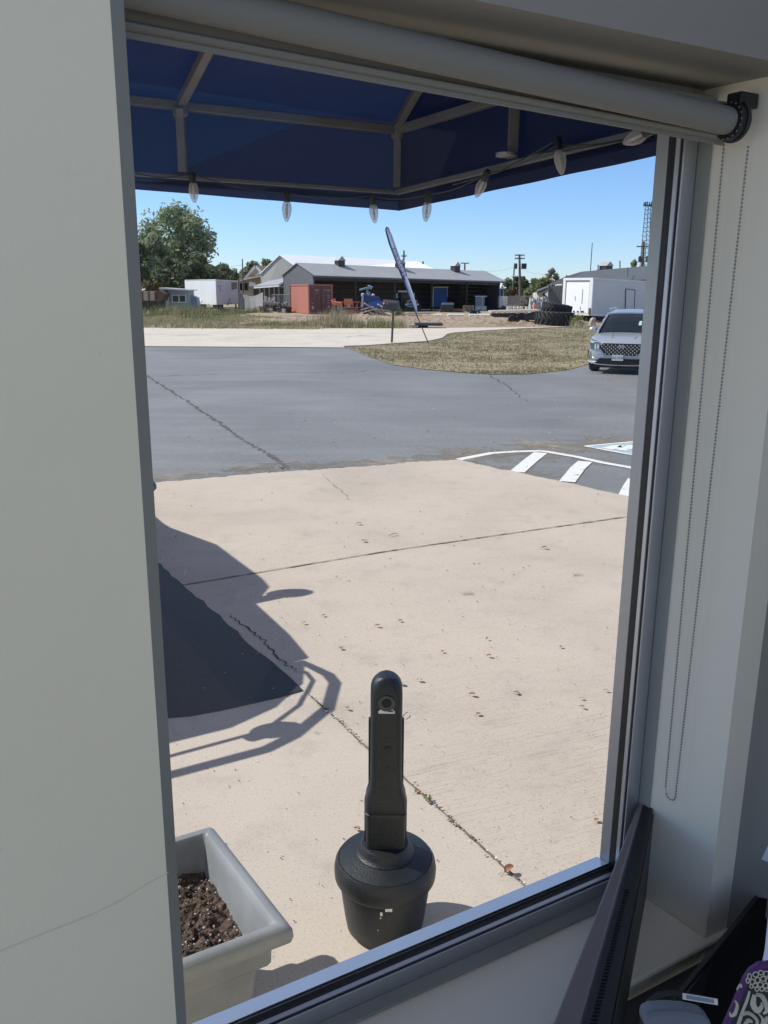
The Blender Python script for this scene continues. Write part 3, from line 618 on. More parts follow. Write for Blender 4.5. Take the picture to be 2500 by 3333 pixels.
for k in range(6): 
    z = .35+.45*k; fs.hexa([V(F1-bd*4.6+bp*2, z), V(F1-bd*.2+bp*2, z), V(F1-bd*.2+bp*2.1, z), V(F1-bd*4.6+bp*2.1, z), V(F1-bd*4.6+bp*2, z+.1), V(F1-bd*.2+bp*2, z+.1), V(F1-bd*.2+bp*2.1, z+.1), V(F1-bd*4.6+bp*2.1, z+.1)])
fs.tube([V(F1-bd*3.4+bp*1.9, .2), V(F1-bd*.7+bp*1.9, 2.7)], .06, 4); fs.build('side_rails', 'steel_dark', t)
def cupola(t, x, ytop, ybase, Y, w, name='cupola', mm=('roof_grey', 'steel_dark')):
    p = PY(x, ybase, Y); zt = zpx(ytop, Y, x); zb = p.z-.5; d = w; zs = zb+(zt-zb)*.66; c = MB()
    a = [p-bd*d*.5-bp*d*.5, p+bd*d*.5-bp*d*.5, p+bd*d*.5+bp*d*.5, p-bd*d*.5+bp*d*.5]
    c.hexa([V(q, zb) for q in a]+[V(q, zs) for q in a], 1)
    o = .08; a = [p-bd*(d*.5+o)-bp*(d*.5+o), p+bd*(d*.5+o)-bp*(d*.5+o), p+bd*(d*.5+o)+bp*(d*.5+o), p-bd*(d*.5+o)+bp*(d*.5+o)]
    r1 = (a[0]+a[1])/2; r2 = (a[3]+a[2])/2
    c.add([V(q, zs+.002) for q in a]+[V(r1, zt), V(r2, zt)], [(0, 1, 2, 3), (0, 4, 5, 3), (1, 2, 5, 4), (0, 1, 4), (2, 3, 5)], 0)
    return c.build(name, list(mm), t)
for x, yt, yb, tt in ((1106, 833, 862, .18), (1302, 843, 870, .48), (1482, 852, 879, .79)):
    Y = mid.lerp(midR, tt).y; cupola(t, x, yt, yb, Y, .82)
# blue door on the back wall
BY = fy(1430)+4.6
dq = [PY(x, y, BY) for x, y in ((1411, 966), (1455, 966), (1455, 936), (1411, 936))]
dd = thing('barn_door', 'blue door panel with white frame hanging inside the open barn', 'door', (dq[0].x, BY-.2, 0))
MB().prism([(p.x, BY-.1, p.z-(.0 if i > 1 else 1.2)) for i, p in enumerate(dq)], (0, .06, 0)).build('panel', 'blue_door', dd)
fr = MB()
for a, b in (((1408, 1000), (1412, 933)), ((1455, 966), (1457, 933)), ((1408, 933), (1459, 937))):
    p, q = PY(*a, BY-.2), PY(*b, BY-.2); fr.box(p.x, q.x, BY-.3, BY-.15, min(p.z, q.z), max(p.z, q.z))
fr.build('frame', 'white_paint', dd)
# --- right dark barn
def zline(x, y, Y): p = PY(x, y, Y); return p
t = thing('dark_barn', 'dark grey metal barn with cupola behind the white box trailer', 'barn', (PY(1785, 985, 95).x, 95, 0))
pA = [PY(1785, 985, 95), PY(1835, 990, 95), PY(2140, 1000, 82), PY(2140, 912, 82), PY(1855, 926, 95), PY(1785, 932, 95)]
MB().prism([(p.x, p.y, max(0, p.z) if i > 2 else 0) for i, p in enumerate(pA)], (0, .1, 0)).build('wall', 'barn_siding', t)
pB = [PY(1779, 929, 95), PY(1850, 922, 95), PY(2150, 905, 80), PY(2150, 862, 86), PY(2030, 872, 92), PY(1893, 884, 98), PY(1838, 901, 97)]
MB().add([tuple(p) for p in pB], [(0, 1, 6), (1, 5, 6), (1, 4, 5), (1, 2, 4), (2, 3, 4)]).build('roof', 'roof_dark', t)
pC = [PY(2022, 912, 84), PY(2150, 905, 78), PY(2150, 915, 79), PY(2060, 918, 84)]
MB().prism([tuple(p) for p in pC], (0, 0, -.12)).build('canopy', 'roof_dark', t)
MB().prism([(p.x, p.y-.12, p.z) for p in (PY(1785, 948, 95), PY(1835, 947, 95), PY(1835, 927, 95), PY(1785, 932, 95))], (0, .1, 0)).build('fascia', 'roof_dark', t)
cupola(t, 1972, 851, 878, 97, 1.0, mm=('roof_grey', 'steel_dark'))
for a, b, Y in (((2018, 848), (2018, 878), 96), ((1947, 862), (1947, 884), 97)):
    p, q = PY(*a, Y), PY(*b, Y); MB().tube([q, p], .06, 6).build('vent_pipe', 'steel_dark', t)
p, q = PY(2043, 872, 86), PY(2043, 897, 84); MB().tube([p, q], .05, 6).build('roof_seam', 'steel_dark', t)
# --- beige building
t = thing('beige_building', 'low beige building end with dark window left of the dark barn', 'building', (PY(1770, 985, 102).x, 102, 0))
wq = [PY(1748, 985, 103), PY(1784, 985, 101), PY(1784, 940, 101), PY(1748, 955, 103)]
MB().prism([(p.x, p.y, max(0, p.z) if i > 1 else 0) for i, p in enumerate(wq)], (0, 3, 0)).build('wall', 'beige_wall', t)
rq = [PY(1742, 954, 102.6), PY(1786, 936, 100.6), PY(1786, 932, 103), PY(1752, 945, 106)]
MB().prism([tuple(p) for p in rq], (0, 0, .12)).build('roof', 'roof_dark', t)
p, q = PY(1768, 974, 100.8), PY(1775, 956, 100.8); wn = MB(); wn.box(p.x, q.x, 101.0, 101.9, p.z, q.z); wn.build('window', 'car_glass', t)
# --- white-roofed warehouse
t = thing('warehouse', 'big pale grey warehouse with bright white roof behind the barn', 'warehouse', (PY(900, 1000, 118).x, 118, 0))
gq = [PY(848, 990, 122), PY(975, 990, 116), PY(990, 890, 116), PY(910, 833, 119), PY(848, 893, 122)]
MB().prism([(p.x, p.y, max(0, p.z) if i > 1 else 0) for i, p in enumerate(gq)], (.3, .5, 0)).build('gable_wall', 'whouse_siding', t)
rq = [PY(909, 831, 119), PY(1355, 853, 132), PY(1425, 884, 124), PY(1010, 906, 114.5), PY(990, 890, 115.6)]
MB().prism([tuple(p) for p in rq], (0, 0, .15)).build('roof', 'roof_white', t)
rq = [PY(909, 832, 118.8), PY(845, 893, 121.8), PY(845, 893, 150), PY(960, 850, 150)]
MB().prism([tuple(p) for p in rq], (0, 0, .12)).build('roof', 'roof_white', t)
p, q = PY(1377, 851, 130), PY(1377, 866, 130); MB().tube([q, p], .12, 6).build('vent_pipe', 'steel_dark', t)
# lean-to
t = thing('lean_to', 'metal-roofed lean-to on posts left of the red container', 'lean-to', (PY(880, 1000, 100).x, 100, 0))
rq = [PY(826, 933, 102), PY(907, 928, 97), PY(944, 911, 99), PY(938, 906, 106), PY(875, 917, 106)]
MB().prism([tuple(p) for p in rq], (0, 0, .1)).build('roof', 'roof_grey', t)
rq = [PY(826, 939, 101.9), PY(907, 933, 96.9), PY(907, 929, 96.9), PY(826, 934, 101.9)]; MB().prism([tuple(p) for p in rq], (0, .08, 0)).build('fascia', 'white_dirty', t)
MB().prism([tuple(p) for p in (PY(907, 933, 97), PY(941, 932, 97), PY(941, 914, 97), PY(915, 926, 97))], (0, .1, 0)).build('side_panel', 'barn_inner', t)
for x, Y in ((845, 101), (860, 100), (876, 99), (892, 98), (907, 97.2)):
    p = PY(x, 934, Y); MB().box(p.x-.07, p.x+.07, Y, Y+.14, 0, p.z).build('post', 'wood_grey', t)
p, q = PY(826, 990, 106), PY(942, 934, 106); MB().box(p.x, q.x, 106, 106.2, 0, q.z).build('back_wall', 'barn_inner', t)
# gable house
t = thing('gable_house', 'brown-shingled house with white gable trim behind the fence', 'house', (PY(820, 985, 125).x, 125, 0))
MB().prism([tuple(p) for p in (PY(797, 905, 125), PY(830, 868, 125), PY(852, 890, 125), PY(852, 905, 125))], (0, .2, 0)).build('gable_wall', 'wood_grey', t)
MB().prism([tuple(p) for p in (PY(823, 905, 124.8), PY(842, 882, 124.8), PY(850, 892, 124.8), PY(850, 905, 124.8))], (0, .1, 0)).build('gable_panel', 'trim_white', t)
tr = MB()
for a, b in (((796, 908), (831, 866)), ((831, 866), (856, 893))): tr.tube([PY(*a, 124.6), PY(*b, 124.6)], .2, 4)
tr.build('trim', 'trim_white', t)
MB().prism([tuple(p) for p in (PY(832, 866, 124.6), PY(870, 868, 130), PY(880, 885, 130), PY(856, 892, 124.6))], (0, 0, .1)).build('roof', 'shingle', t)
MB().prism([tuple(p) for p in (PY(777, 918, 122), PY(850, 903, 122), PY(848, 900, 125), PY(800, 905, 125))], (0, 0, .12)).build('porch_roof', 'shingle', t)
p, q = PY(780, 985, 124), PY(850, 905, 124); MB().box(p.x, q.x, 124, 124.3, 0, q.z).build('wall', 'wood_grey', t)
MB().prism([tuple(p) for p in (PY(810, 932, 121.9), PY(830, 932, 121.9), PY(833, 922, 121.9), PY(812, 916, 121.9))], (0, .1, 0)).build('awning', 'trim_white', t)
for x0, x1 in ((782, 791), (797, 806)):
    p, q = PY(x0, 945, 123.9), PY(x1, 922, 123.9); MB().box(p.x, q.x, 123.8, 123.95, p.z, q.z).build('window', 'car_glass', t)
# ================================================================== YARD OBJECTS
def wheel(mb, c, r, w, ax=(1, 0, 0)):
    a = Vector(ax).normalized(); mb.tube([Vector(c)-a*w/2, Vector(c)-a*w*.4, Vector(c)+a*w*.4, Vector(c)+a*w/2], [r*.93, r, r, r*.93], 20)
# red shipping container
c0 = G(1007, 1022); c0.z = 0; c1 = PY(1081, 1022, 84.4); c1.z = 0; cx = (c1-c0).normalized(); cy = Vector((-cx.y, cx.x, 0))
# side direction from the photo's rear corner
cb = PY(948, 1016, 89.6); cb.z = 0; cyd = (cb-c0)
hC = 2.72; t = thing('shipping_container', 'rust-red shipping container with its doors towards the road', 'container', c0)
b_ = [c0, c1, c1+cyd, c0+cyd]
MB().hexa([V(q, .12) for q in b_]+[V(q, hC-.05) for q in b_]).build('body', ['cont_side'], t)
fr = MB()
for q in b_: fr.box(q.x-.07, q.x+.07, q.y-.07, q.y+.07, 0, hC)
for a, b in ((0, 1), (1, 2), (2, 3), (3, 0)):
    for z in (.08, hC-.06): fr.tube([V(b_[a], z), V(b_[b], z)], .085, 4)
fr.build('frame', 'cont_side', t)
for k in range(2):
    a = c0+cx*(.10+k*1.07)-cy*.03; b = a+cx*1.04
    d = MB().prism([V(a, .2), V(b, .2), V(b, hC-.14), V(a, hC-.14)], cy*-.05).build('door', 'cont_door', t)
    br = MB()
    for o_ in (.42 if k == 0 else .18, .88 if k == 0 else .62): e = a+cx*o_-cy*.10; br.tube([V(e, .15), V(e, hC-.1)], .022, 6); 
    br.build('lock_bar', 'cont_bar', d)
    mk = MB()
    if k == 0: L_ = ((.45, .84, 2.12, 2.25), (.45, .86, 1.93, 1.99), (.10, .32, .95, 1.03), (.12, .32, .45, .72), (.2, .28, 2.42, 2.47))
    else: L_ = ((.36, .56, 2.13, 2.25), (.66, .98, 2.13, 2.25), (.66, .85, 1.99, 2.05), (.24, .30, 1.70, 1.74), (.38, .46, 1.70, 1.74), (.66, .9, 1.62, 1.74), (.66, .9, 1.42, 1.52), (.66, .9, 1.20, 1.29), (.66, .9, .98, 1.07), (.25, .36, 1.5, 1.54), (.25, .36, 1.28, 1.32), (.25, .4, 1.07, 1.10), (.68, .86, .55, .80))
    for x0, x1, z0, z1 in L_: 
        n_ = max(1, int((x1-x0)/.07)) if z1-z0 < .14 else 1
        for j in range(n_):
            e0 = a+cx*(x0+(x1-x0)*j/n_)-cy*.065; e1 = a+cx*(x0+(x1-x0)*(j+.72 if n_ > 1 else j+1)/n_)-cy*.065; mk.prism([V(e0, z0), V(e1, z0), V(e1, z1), V(e0, z1)], cy*-.004)
    mk.build('marking', 'cont_mark', d)
# white storage trailer
t = thing('storage_trailer', 'old white ribbed trailer with rust-stained end in the weeds', 'trailer', (PY(680, 1010, 88).x, 88, 0))
s0, s1 = PY(605, 992, 94), PY(705, 992, 86); e1 = PY(776, 992, 90.5); zb, ztp = zpx(992, 86, 705), zpx(911, 86, 705)
s0.z = s1.z = e1.z = 0; e0 = s0+(e1-s1)
MB().hexa([V(s1, zb), V(e1, zb), V(e0, zb), V(s0, zb), V(s1, ztp), V(e1, ztp-.05), V(e0, ztp), V(s0, ztp)]).build('box', ['trailer_side'], t)
nx_ = Vector(((e1-s1).y, -(e1-s1).x, 0)).normalized()
dr = MB().prism([V(s1+nx_*.01, zb+.08), V(e1+nx_*.01, zb+.08), V(e1+nx_*.01, ztp-.1), V(s1+nx_*.01, ztp-.06)], nx_*.04).build('rear_door', 'trailer_end', t)
rp = MB(); rr_ = random.Random(5); ex = (e1-s1)
for (u, z, r) in ((.08, 2.55, .10), (.17, 2.62, .13), (.16, 2.3, .12), (.19, 2.12, .08), (.30, 2.15, .05), (.52, 1.0, .10), (.60, 1.12, .14), (.56, .8, .12), (.48, .62, .16), (.66, .7, .09), (.78, .62, .06), (.40, .5, .08)):
    pts = []; base = s1+ex*u+nx_*.056
    for k in range(9): a = 2*pi*k/9; q = rr_.uniform(.5, 1.3)*r; pts.append(base+ex.normalized()*cos(a)*q+Vector((0, 0, zb-.5+z*.86+sin(a)*q)))
    rp.prism(pts, nx_*.004)
gq = s1+ex*.68+nx_*.056; rp.prism([V(gq, ztp-.95), V(gq+ex*.26, ztp-.8), V(gq+ex*.26, ztp-.2), V(gq, ztp-.2)], nx_*.004); rp.build('rust_stain', 'rust_patch', dr)
tr = MB(); tr.prism([V(s0, ztp-.06), V(s1, ztp-.06), V(s1, ztp+.06), V(s0, ztp+.06)], nx_*.06); tr.prism([V(s1, ztp-.1), V(e1, ztp-.15), V(e1, ztp+.0), V(s1, ztp+.05)], nx_*.09); tr.build('roof_rail', 'white_dirty', t)
for q in (s1.lerp(e1, .15), s1.lerp(e1, .85), s1.lerp(s0, .25)+ex*.2): lg = MB(); lg.box(q.x-.07, q.x+.07, q.y+.3, q.y+.44, 0, zb); lg.build('leg', 'steel_dark', t)
ac = s0.lerp(s1, .45)+ex*.5
for k in (-1, 1): ax_ = MB(); wheel(ax_, (ac.x+k*.9, ac.y, .5), .5, .28, ex); ax_.build('wheel', 'tyre', t)
sg = MB(); q0 = s1.lerp(s0, .45); q1 = s1.lerp(s0, .57); sg.prism([V(q0-nx_*-.02, zb+.18), V(q1-nx_*-.02, zb+.18), V(q1, zb+.42), V(q0, zb+.42)], Vector((-.05, -.06, 0))); sg.build('side_sign', 'white_paint', t)
# booth
t = thing('guard_booth', 'small grey-blue booth with sliding window left of the white trailer', 'booth', (PY(560, 1000, 82).x, 82, 0))
p0, p1 = PY(529, 990, 82), PY(615, 990, 82); zt = zpx(942, 82, 560)
MB().box(p0.x, p1.x, 82, 84.4, 0, zt).build('wall', 'booth_wall', t)
o = MB(); a, b = PY(518, 990, 81), PY(627, 990, 82.6); o.prism([(a.x, 81.3, zt+.02), (b.x, 81.3, zt-.10), (b.x, 81.3, zt), (a.x, 81.3, zt+.16)], (0, 3.6, 0)); o.build('roof', 'white_dirty', t)
a, b = PY(560, 985, 81.9), PY(605, 960, 81.9); wf = MB(); wf.box(a.x, b.x, 81.85, 81.99, a.z, b.z); wf = wf.build('window', 'white_paint', t)
pn = MB()
for x0, x1 in ((563, 580), (585, 602)): a, b = PY(x0, 982, 81.8), PY(x1, 962, 81.8); pn.box(a.x, b.x, 81.80, 81.849, a.z, b.z)
pn.build('pane', 'car_glass', wf)
a, b = PY(529, 993, 81.9), PY(548, 953, 81.9); MB().box(a.x, b.x, 81.8, 81.99, 0, b.z).build('door', 'white_dirty', t)
a, b = PY(617, 992, 83), PY(640, 962, 83); MB().prism([(a.x, 83, 0), (b.x+.15, 83, 0), (b.x, 83, b.z-.2), (a.x, 83, b.z+.1)], (0, 1.2, 0)).build('side_bin', 'blue_grey', t)
# old dump truck bed at far left
t = thing('dump_truck', 'rusty grey dump truck bed parked at the far left', 'truck', (PY(490, 1005, 80).x, 80, 0))
a, b = PY(430, 978, 80), PY(508, 948, 80); MB().box(a.x, b.x, 80, 82.4, a.z, b.z).build('dump_bed', 'wood_grey', t)
for x in (440, 465, 486, 507): rb = MB(); q = PY(x, 978, 80); rb.box(q.x-.06, q.x+.06, 79.9, 80, a.z, b.z); rb.build('bed_rib', 'rust', t)
a, b = PY(508, 984, 80), PY(528, 944, 80); MB().prism([(a.x+.01, 80, a.z), (b.x, 80, a.z+.2), (b.x+.2, 80, b.z-.3), (b.x-.3, 80, b.z), (a.x+.01, 80, b.z-.2)], (0, 2.2, 0)).build('cab_guard', 'rust', t)
for x in (462, 500): wm = MB(); q = PY(x, 1000, 80.3); wheel(wm, (q.x, 80.4, .52), .52, .3, (0, 1, 0)); wm.build('wheel', 'tyre', t)
a, b = PY(430, 988, 80.2), PY(524, 979, 80.2); MB().box(a.x, b.x, 80.3, 82, a.z-.4, b.z).build('chassis', 'steel_dark', t)
# fence screen
t = thing('screen_fence', 'sagging grey mesh fence right of the white trailer', 'fence', (PY(820, 990, 96).x, 96, 0))
ms = MB(); pts = [(775, 955, 98), (790, 957, 98), (815, 964, 97), (832, 962, 96), (856, 951, 94)]
for (x, y, Y), (x2, y2, Y2) in zip(pts, pts[1:]):
    p, q = PY(x, y, Y), PY(x2, y2, Y2); ms.quad((p.x, Y, 0), (q.x, Y2, 0), tuple(q), tuple(p))
ms.build('mesh', 'mesh_fence', t)
for x, y, Y in ((775, 952, 98), (857, 948, 94)): p = PY(x, y, Y); MB().tube([(p.x, Y, 0), (p.x, Y, p.z)], .05, 6).build('post', 'steel_dark', t)
t = thing('chain_fence', 'low chain-link fence in front of the lean-to', 'fence', (PY(900, 990, 95).x, 95, 0))
p, q = PY(885, 959, 95), PY(942, 959, 95); MB().quad((p.x, 95, 0), (q.x, 95, 0), (q.x, 95, q.z), (p.x, 95, p.z)).build('mesh', 'chain_link', t)
fp = MB(); fp.tube([(p.x, 95, p.z), (q.x, 95, q.z)], .03, 5); fp.build('top_rail', 'aluminium', t)
for k in range(4): a = p.lerp(q, k/3); fp = MB(); fp.tube([(a.x, 95, 0), (a.x, 95, a.z)], .03, 5); fp.build('post', 'aluminium', t)
# generic junk built from an outline seen in its own standing plane with real depth
def block(name, label, cat, x0, y0, x1, y1, Y, depth, m, z0=None, group=None, parent=None, bevel=0):
    a, b = PY(x0, y1, Y), PY(x1, y0, Y); mb = MB(); zz = a.z if z0 is None else z0
    mb.box(a.x, b.x, Y, Y+depth, zz, b.z); o = mb.build(name, m, parent, bevel=bevel)
    if parent is None: tag(o, label, cat, group)
    return o
# utility trailer loaded with scrap by the lean-to
t = thing('scrap_trailer', 'low trailer loaded with white pails beside the lean-to', 'trailer', (PY(890, 1005, 92).x, 92, 0))
block('bed', '', '', 855, 985, 905, 991, 92, 1.6, 'wood_grey', parent=t)
block('side_wall', '', '', 856, 978, 885, 985, 92, .1, 'white_dirty', parent=t)
for x in (868, 895): wm = MB(); q = PY(x, 1005, 91.9); wheel(wm, (q.x, 91.9, .33), .33, .22, (0, 1, 0)); wm.build('wheel', 'tyre', t)
for i, (x, y0, y1, w_, lab) in enumerate([(860, 964, 978, 8, 'white pail on the scrap trailer, leftmost'), (871, 968, 980, 9, 'squat white pail on the scrap trailer, second from left'), (882, 972, 980, 8, 'small white pail on the scrap trailer, right of centre'), (889, 966, 984, 6, 'tall white canister on the scrap trailer, rightmost')]):
    a, b = PY(x, y1, 92.6), PY(x+w_, y0, 92.6); mb = MB(); r_ = (b.x-a.x)/2; mb.lathe([(r_*.9, a.z), (r_, b.z-.06), (r_*1.05, b.z-.05), (r_*1.05, b.z)], (a.x+r_, 92.8, 0), 14); tag(mb.build('pail', 'white_dirty', smooth=True), lab, 'pail', 'pails on the scrap trailer')
rj = random.Random(17)
for i, (x, y, w_, h_, m_, nm, lab) in enumerate([(846, 996, 22, 12, 'steel_dark', 'scrap_pile', 'dark scrap iron heap beneath the scrap trailer'), (905, 985, 30, 18, 'steel_dark', 'scrap_pile', 'tangled dark scrap heap in front of the lean-to posts'), (925, 997, 22, 14, 'rust', 'scrap_pile', 'brown scrap heap against the red container corner'), (918, 974, 16, 14, 'blue_grey', 'scrap_pile', 'pale grey machine parts heap behind the scrap'), (700, 1007, 50, 6, 'dirt', 'soil_mound', 'dark soil mound under the white trailer end'), (1530, 1008, 28, 14, 'steel_dark', 'scrap_pile', 'dark machinery parts before the grey cabinet')]):
    mb = MB(); a = PY(x, y+h_, 88); mb_top = PY(x+w_, y, 88)
    for k in range(26):
        c = Vector((rj.uniform(a.x, mb_top.x), 88+rj.uniform(-.6, .6), rj.uniform(0, max(.1, mb_top.z)*.8))); d = Vector((rj.uniform(-1, 1), rj.uniform(-1, 1), rj.uniform(-.6, .6))).normalized()*rj.uniform(.15, .5)
        if nm == 'soil_mound': mb.blob(c*1, (rj.uniform(.2, .5), .3, .14), 8, 5, .2, rj)
        else: mb.tube([c-d, c+d], rj.uniform(.04, .13), 4, flat=rj.uniform(.3, 1))
    tag(mb.build(nm, m_), lab, 'scrap pile' if nm == 'scrap_pile' else 'mound')
block('white_board', 'flat white board lying before the scrap trailer', 'board', 868, 1005, 885, 1011, 88, .8, 'white_dirty', 0)
block('white_board', 'small white board leaning by the container corner', 'board', 918, 1006, 927, 1012, 86, .5, 'white_dirty', 0)
# orange boom-lift basket
t = thing('boom_lift', 'orange boom lift basket with guard rails beside the red container', 'boom lift', (PY(1130, 1025, 79).x, 79, 0))
B = 79
ar = MB(); ar.tube([PY(1084, 975, B+.4), PY(1090, 988, B+.3), PY(1112, 996, B)], [.24, .2, .14], 8); ar.tube([PY(1088, 985, B), PY(1113, 988, B-.1)], .13, 6); ar.build('boom', 'orange', t, smooth=True)
cbx = block('control_box', '', '', 1120, 973, 1147, 992, B, .5, 'orange', parent=t)
block('toolbox', '', '', 1128, 992, 1141, 1000, B, .3, 'wood_grey', parent=t)
fl = MB(); a, b = PY(1106, 1020, B), PY(1175, 1015, B); fl.box(a.x, b.x, B-.6, B+.6, a.z, b.z); fl.build('platform', 'orange_dull', t)
for dy in (-.6, .6):
    rl = MB()
    for yy in (983, 1001, 1016): rl.tube([PY(1110, yy, B+dy), PY(1175, yy, B+dy)], .03, 5)
    for x in (1112, 1124, 1149, 1163, 1175): rl.tube([PY(x, 1018, B+dy), PY(x, 983, B+dy)], .03, 5)
    rl.build('guard_rail', 'orange_dull', t)
wm = MB(); q = PY(1092, 1010, B); wheel(wm, (q.x, B+.4, .45), .45, .35, (1, .3, 0)); wm.build('wheel', 'tyre', t)
block('base', '', '', 1084, 1005, 1104, 1018, B+.1, 1.0, 'orange_dull', 0.1, parent=t)
mb = MB(); mb.blob(PY(1106, 1003, B+.2), (.3, .3, .34), 8, 6); mb.build('motor_cover', 'blue_grey', t)
# blue machine
t = thing('blue_machine', 'dark blue drilling machine with grey mast behind the lumber pile', 'machine', (PY(1215, 1015, 82).x, 82, 0))
bq = [PY(1178, 1008, 82), PY(1246, 1008, 82), PY(1246, 990, 82), PY(1232, 965, 82), PY(1182, 960, 82)]
MB().prism([(p.x, p.y, max(.1, p.z)) for p in bq], (0, 1.6, 0)).build('body', 'blue_dark', t)
bq = [PY(1199, 1000, 81.9), PY(1246, 1000, 81.9), PY(1242, 980, 81.9), PY(1225, 978, 81.9), PY(1199, 984, 81.9)]
MB().prism([tuple(p) for p in bq], (0, .08, 0)).build('hood', 'blue_door', t)
mb = MB(); mb.tube([PY(1192, 965, 82.5), PY(1198, 935, 82.5)], .1, 5); mb.tube([PY(1170, 944, 82.5), PY(1206, 934, 82.5)], .09, 5); mb.tube([PY(1196, 932, 82.3), PY(1212, 938, 82.3)], .16, 6); mb.tube([PY(1180, 1000, 81.8), PY(1181, 957, 81.8)], .1, 5); mb.tube([PY(1200, 950, 82.3), PY(1202, 962, 82.3)], .14, 6); mb.build('mast', 'blue_grey', t)
mb = MB(); a = PY(1215, 965, 82.6); mb.lathe([(.12, a.z-.1), (.15, a.z+.15), (.07, a.z+.25)], (a.x, 82.6, 0), 10); mb.build('tank', 'white_dirty', t); mb = MB(); a = PY(1181, 960, 82.2); mb.lathe([(.14, a.z-.1), (.16, a.z+.1), (.05, a.z+.16)], (a.x, 82.2, 0), 10); mb.build('tank', 'white_dirty', t)
for x in (1190, 1205, 1225, 1240): mb = MB(); q = PY(x, 1010, 82.2); wheel(mb, (q.x, 82, .3), .3, .3, (0, 1, 0)); mb.build('wheel', 'tyre', t)
# lumber pile: each board its own thing
boards = [((1172, 1020), (1226, 1004), .10, 'wood_pale'), ((1186, 987), (1248, 1022), .14, 'wood_grey'), ((1200, 995), (1268, 1030), .12, 'wood_grey'), ((1230, 990), (1280, 1020), .12, 'wood_pale'), ((1178, 1008), (1215, 998), .10, 'wood_grey'), ((1210, 1000), (1230, 1020), .1, 'wood_grey'), ((1225, 1005), (1275, 1015), .12, 'wood_grey'), ((1190, 1012), (1240, 1026), .1, 'wood_grey'), ((1205, 1020), (1255, 1028), .12, 'wood_grey'), ((1242, 996), (1250, 1020), .08, 'wood_pale'), ((1255, 1008), (1290, 1028), .1, 'wood_grey'), ((1236, 1018), (1270, 1032), .1, 'wood_grey')]
BL_ = ['longest pale board sloping up to the right at the pile\'s left foot', 'thick grey board rising to the pile\'s upper left tip', 'long grey board crossing the middle of the pile', 'pale board rising to the pile\'s upper right tip', 'short grey board at the far left of the pile', 'short steep board left of the pile centre', 'low grey board lying flat through the pile centre', 'grey board low in the left half of the pile', 'bottom board of the lumber pile', 'thin upright pale board near the pile\'s right peak', 'rightmost board, just left of the mailbox post', 'low short board at the pile\'s right foot']
for i, ((x0, y0), (x1, y1), r, m_) in enumerate(boards):
    Y = 76+(i % 4)*.25; a, b = PY(x0, y0, Y), PY(x1, y1, Y+.4); a.z = max(.05, a.z); b.z = max(.05, b.z); mb = MB(); mb.tube([a, b], r, 4, flat=.6)
    tag(mb.build('lumber_board', m_), BL_[i], 'board', 'boards in the lumber pile')
bu = MB(); rb_ = random.Random(8)
for k in range(220):
    c = PY(rb_.gauss(1296, 8), rb_.gauss(1017, 6), 75+rb_.uniform(-.4, .4)); a = Vector((rb_.gauss(0, 1), rb_.gauss(0, 1), rb_.gauss(0, 1))).normalized()*.1; q = a.cross(Vector((rb_.gauss(0, 1), .3, .2))).normalized()*.05
    bu.quad(c-a, c+q, c+a, c-q)
tag(bu.build('cut_branches', 'weed_green', fix=False), 'heap of pale cut leafy branches right of the mailbox', 'branches')
# front-facing old work truck in the barn
t = thing('work_truck', 'old dark green work truck nose-out inside the open barn', 'truck', (PY(1335, 1015, 96).x, fy(1335)-.9, 0)); Y = fy(1335)-.9
for nm, x0, y0, x1, y1, dy, dp, m_ in (('cab', 1305, 952, 1352, 990, .9, 1.8, 'steel_dark'), ('hood', 1318, 976, 1362, 1004, 0, 1.2, 'barn_inner'), ('bumper', 1312, 1004, 1368, 1016, -.2, .3, 'steel_dark'), ('rack', 1296, 946, 1342, 951, .6, .5, 'white_dirty'), ('windshield', 1310, 959, 1348, 972, .85, .04, 'car_glass')):
    block(nm, '', '', x0, y0, x1, y1, Y+dy, dp, m_, parent=t)
g_ = MB(); 
for x0, y0, x1, y1 in ((1326, 977, 1329, 997), (1353, 979, 1356, 999), (1326, 977, 1356, 980), (1327, 988, 1355, 991), (1326, 996, 1356, 999)): a, b = PY(x0, y1, Y-.05), PY(x1, y0, Y-.05); g_.box(a.x, b.x, Y-.1, Y, a.z, b.z)
g_.build('grille', 'white_dirty', t)
for x in (1322, 1360): a = PY(x, 991, Y-.05); mb = MB(); mb.tube([(a.x, Y-.1, a.z), (a.x, Y, a.z)], .11, 12); mb.build('headlight', 'lamp_white', t)
for x in (1292, 1347): a = PY(x, 962, Y+.5); mb = MB(); mb.box(a.x-.07, a.x+.07, Y+.4, Y+.5, a.z-.28, a.z+.25); mb.build('mirror', 'white_dirty', t)
for x in (1312, 1366): mb = MB(); a = PY(x, 1010, Y+.3); wheel(mb, (a.x, Y+.5, .42), .42, .26, (1, 0, 0)); mb.build('wheel', 'tyre', t)
# cabinet
t = thing('metal_cabinet', 'tall grey-green metal cabinet on a pale plinth in the barn', 'cabinet', (PY(1565, 1012, 100).x, fy(1565)-.5, 0)); YC = fy(1565)-.5
block('case', '', '', 1547, 965, 1578, 997, YC, .9, 'blue_grey', parent=t); block('base', '', '', 1547, 997, 1584, 1012, YC-.05, .95, 'white_dirty', 0, parent=t)
block('edge_strip', '', '', 1569, 966, 1572, 997, YC-.07, .07, 'white_dirty', parent=t); block('lid', '', '', 1546, 963, 1585, 966, YC-.1, 1, 'white_dirty', parent=t)
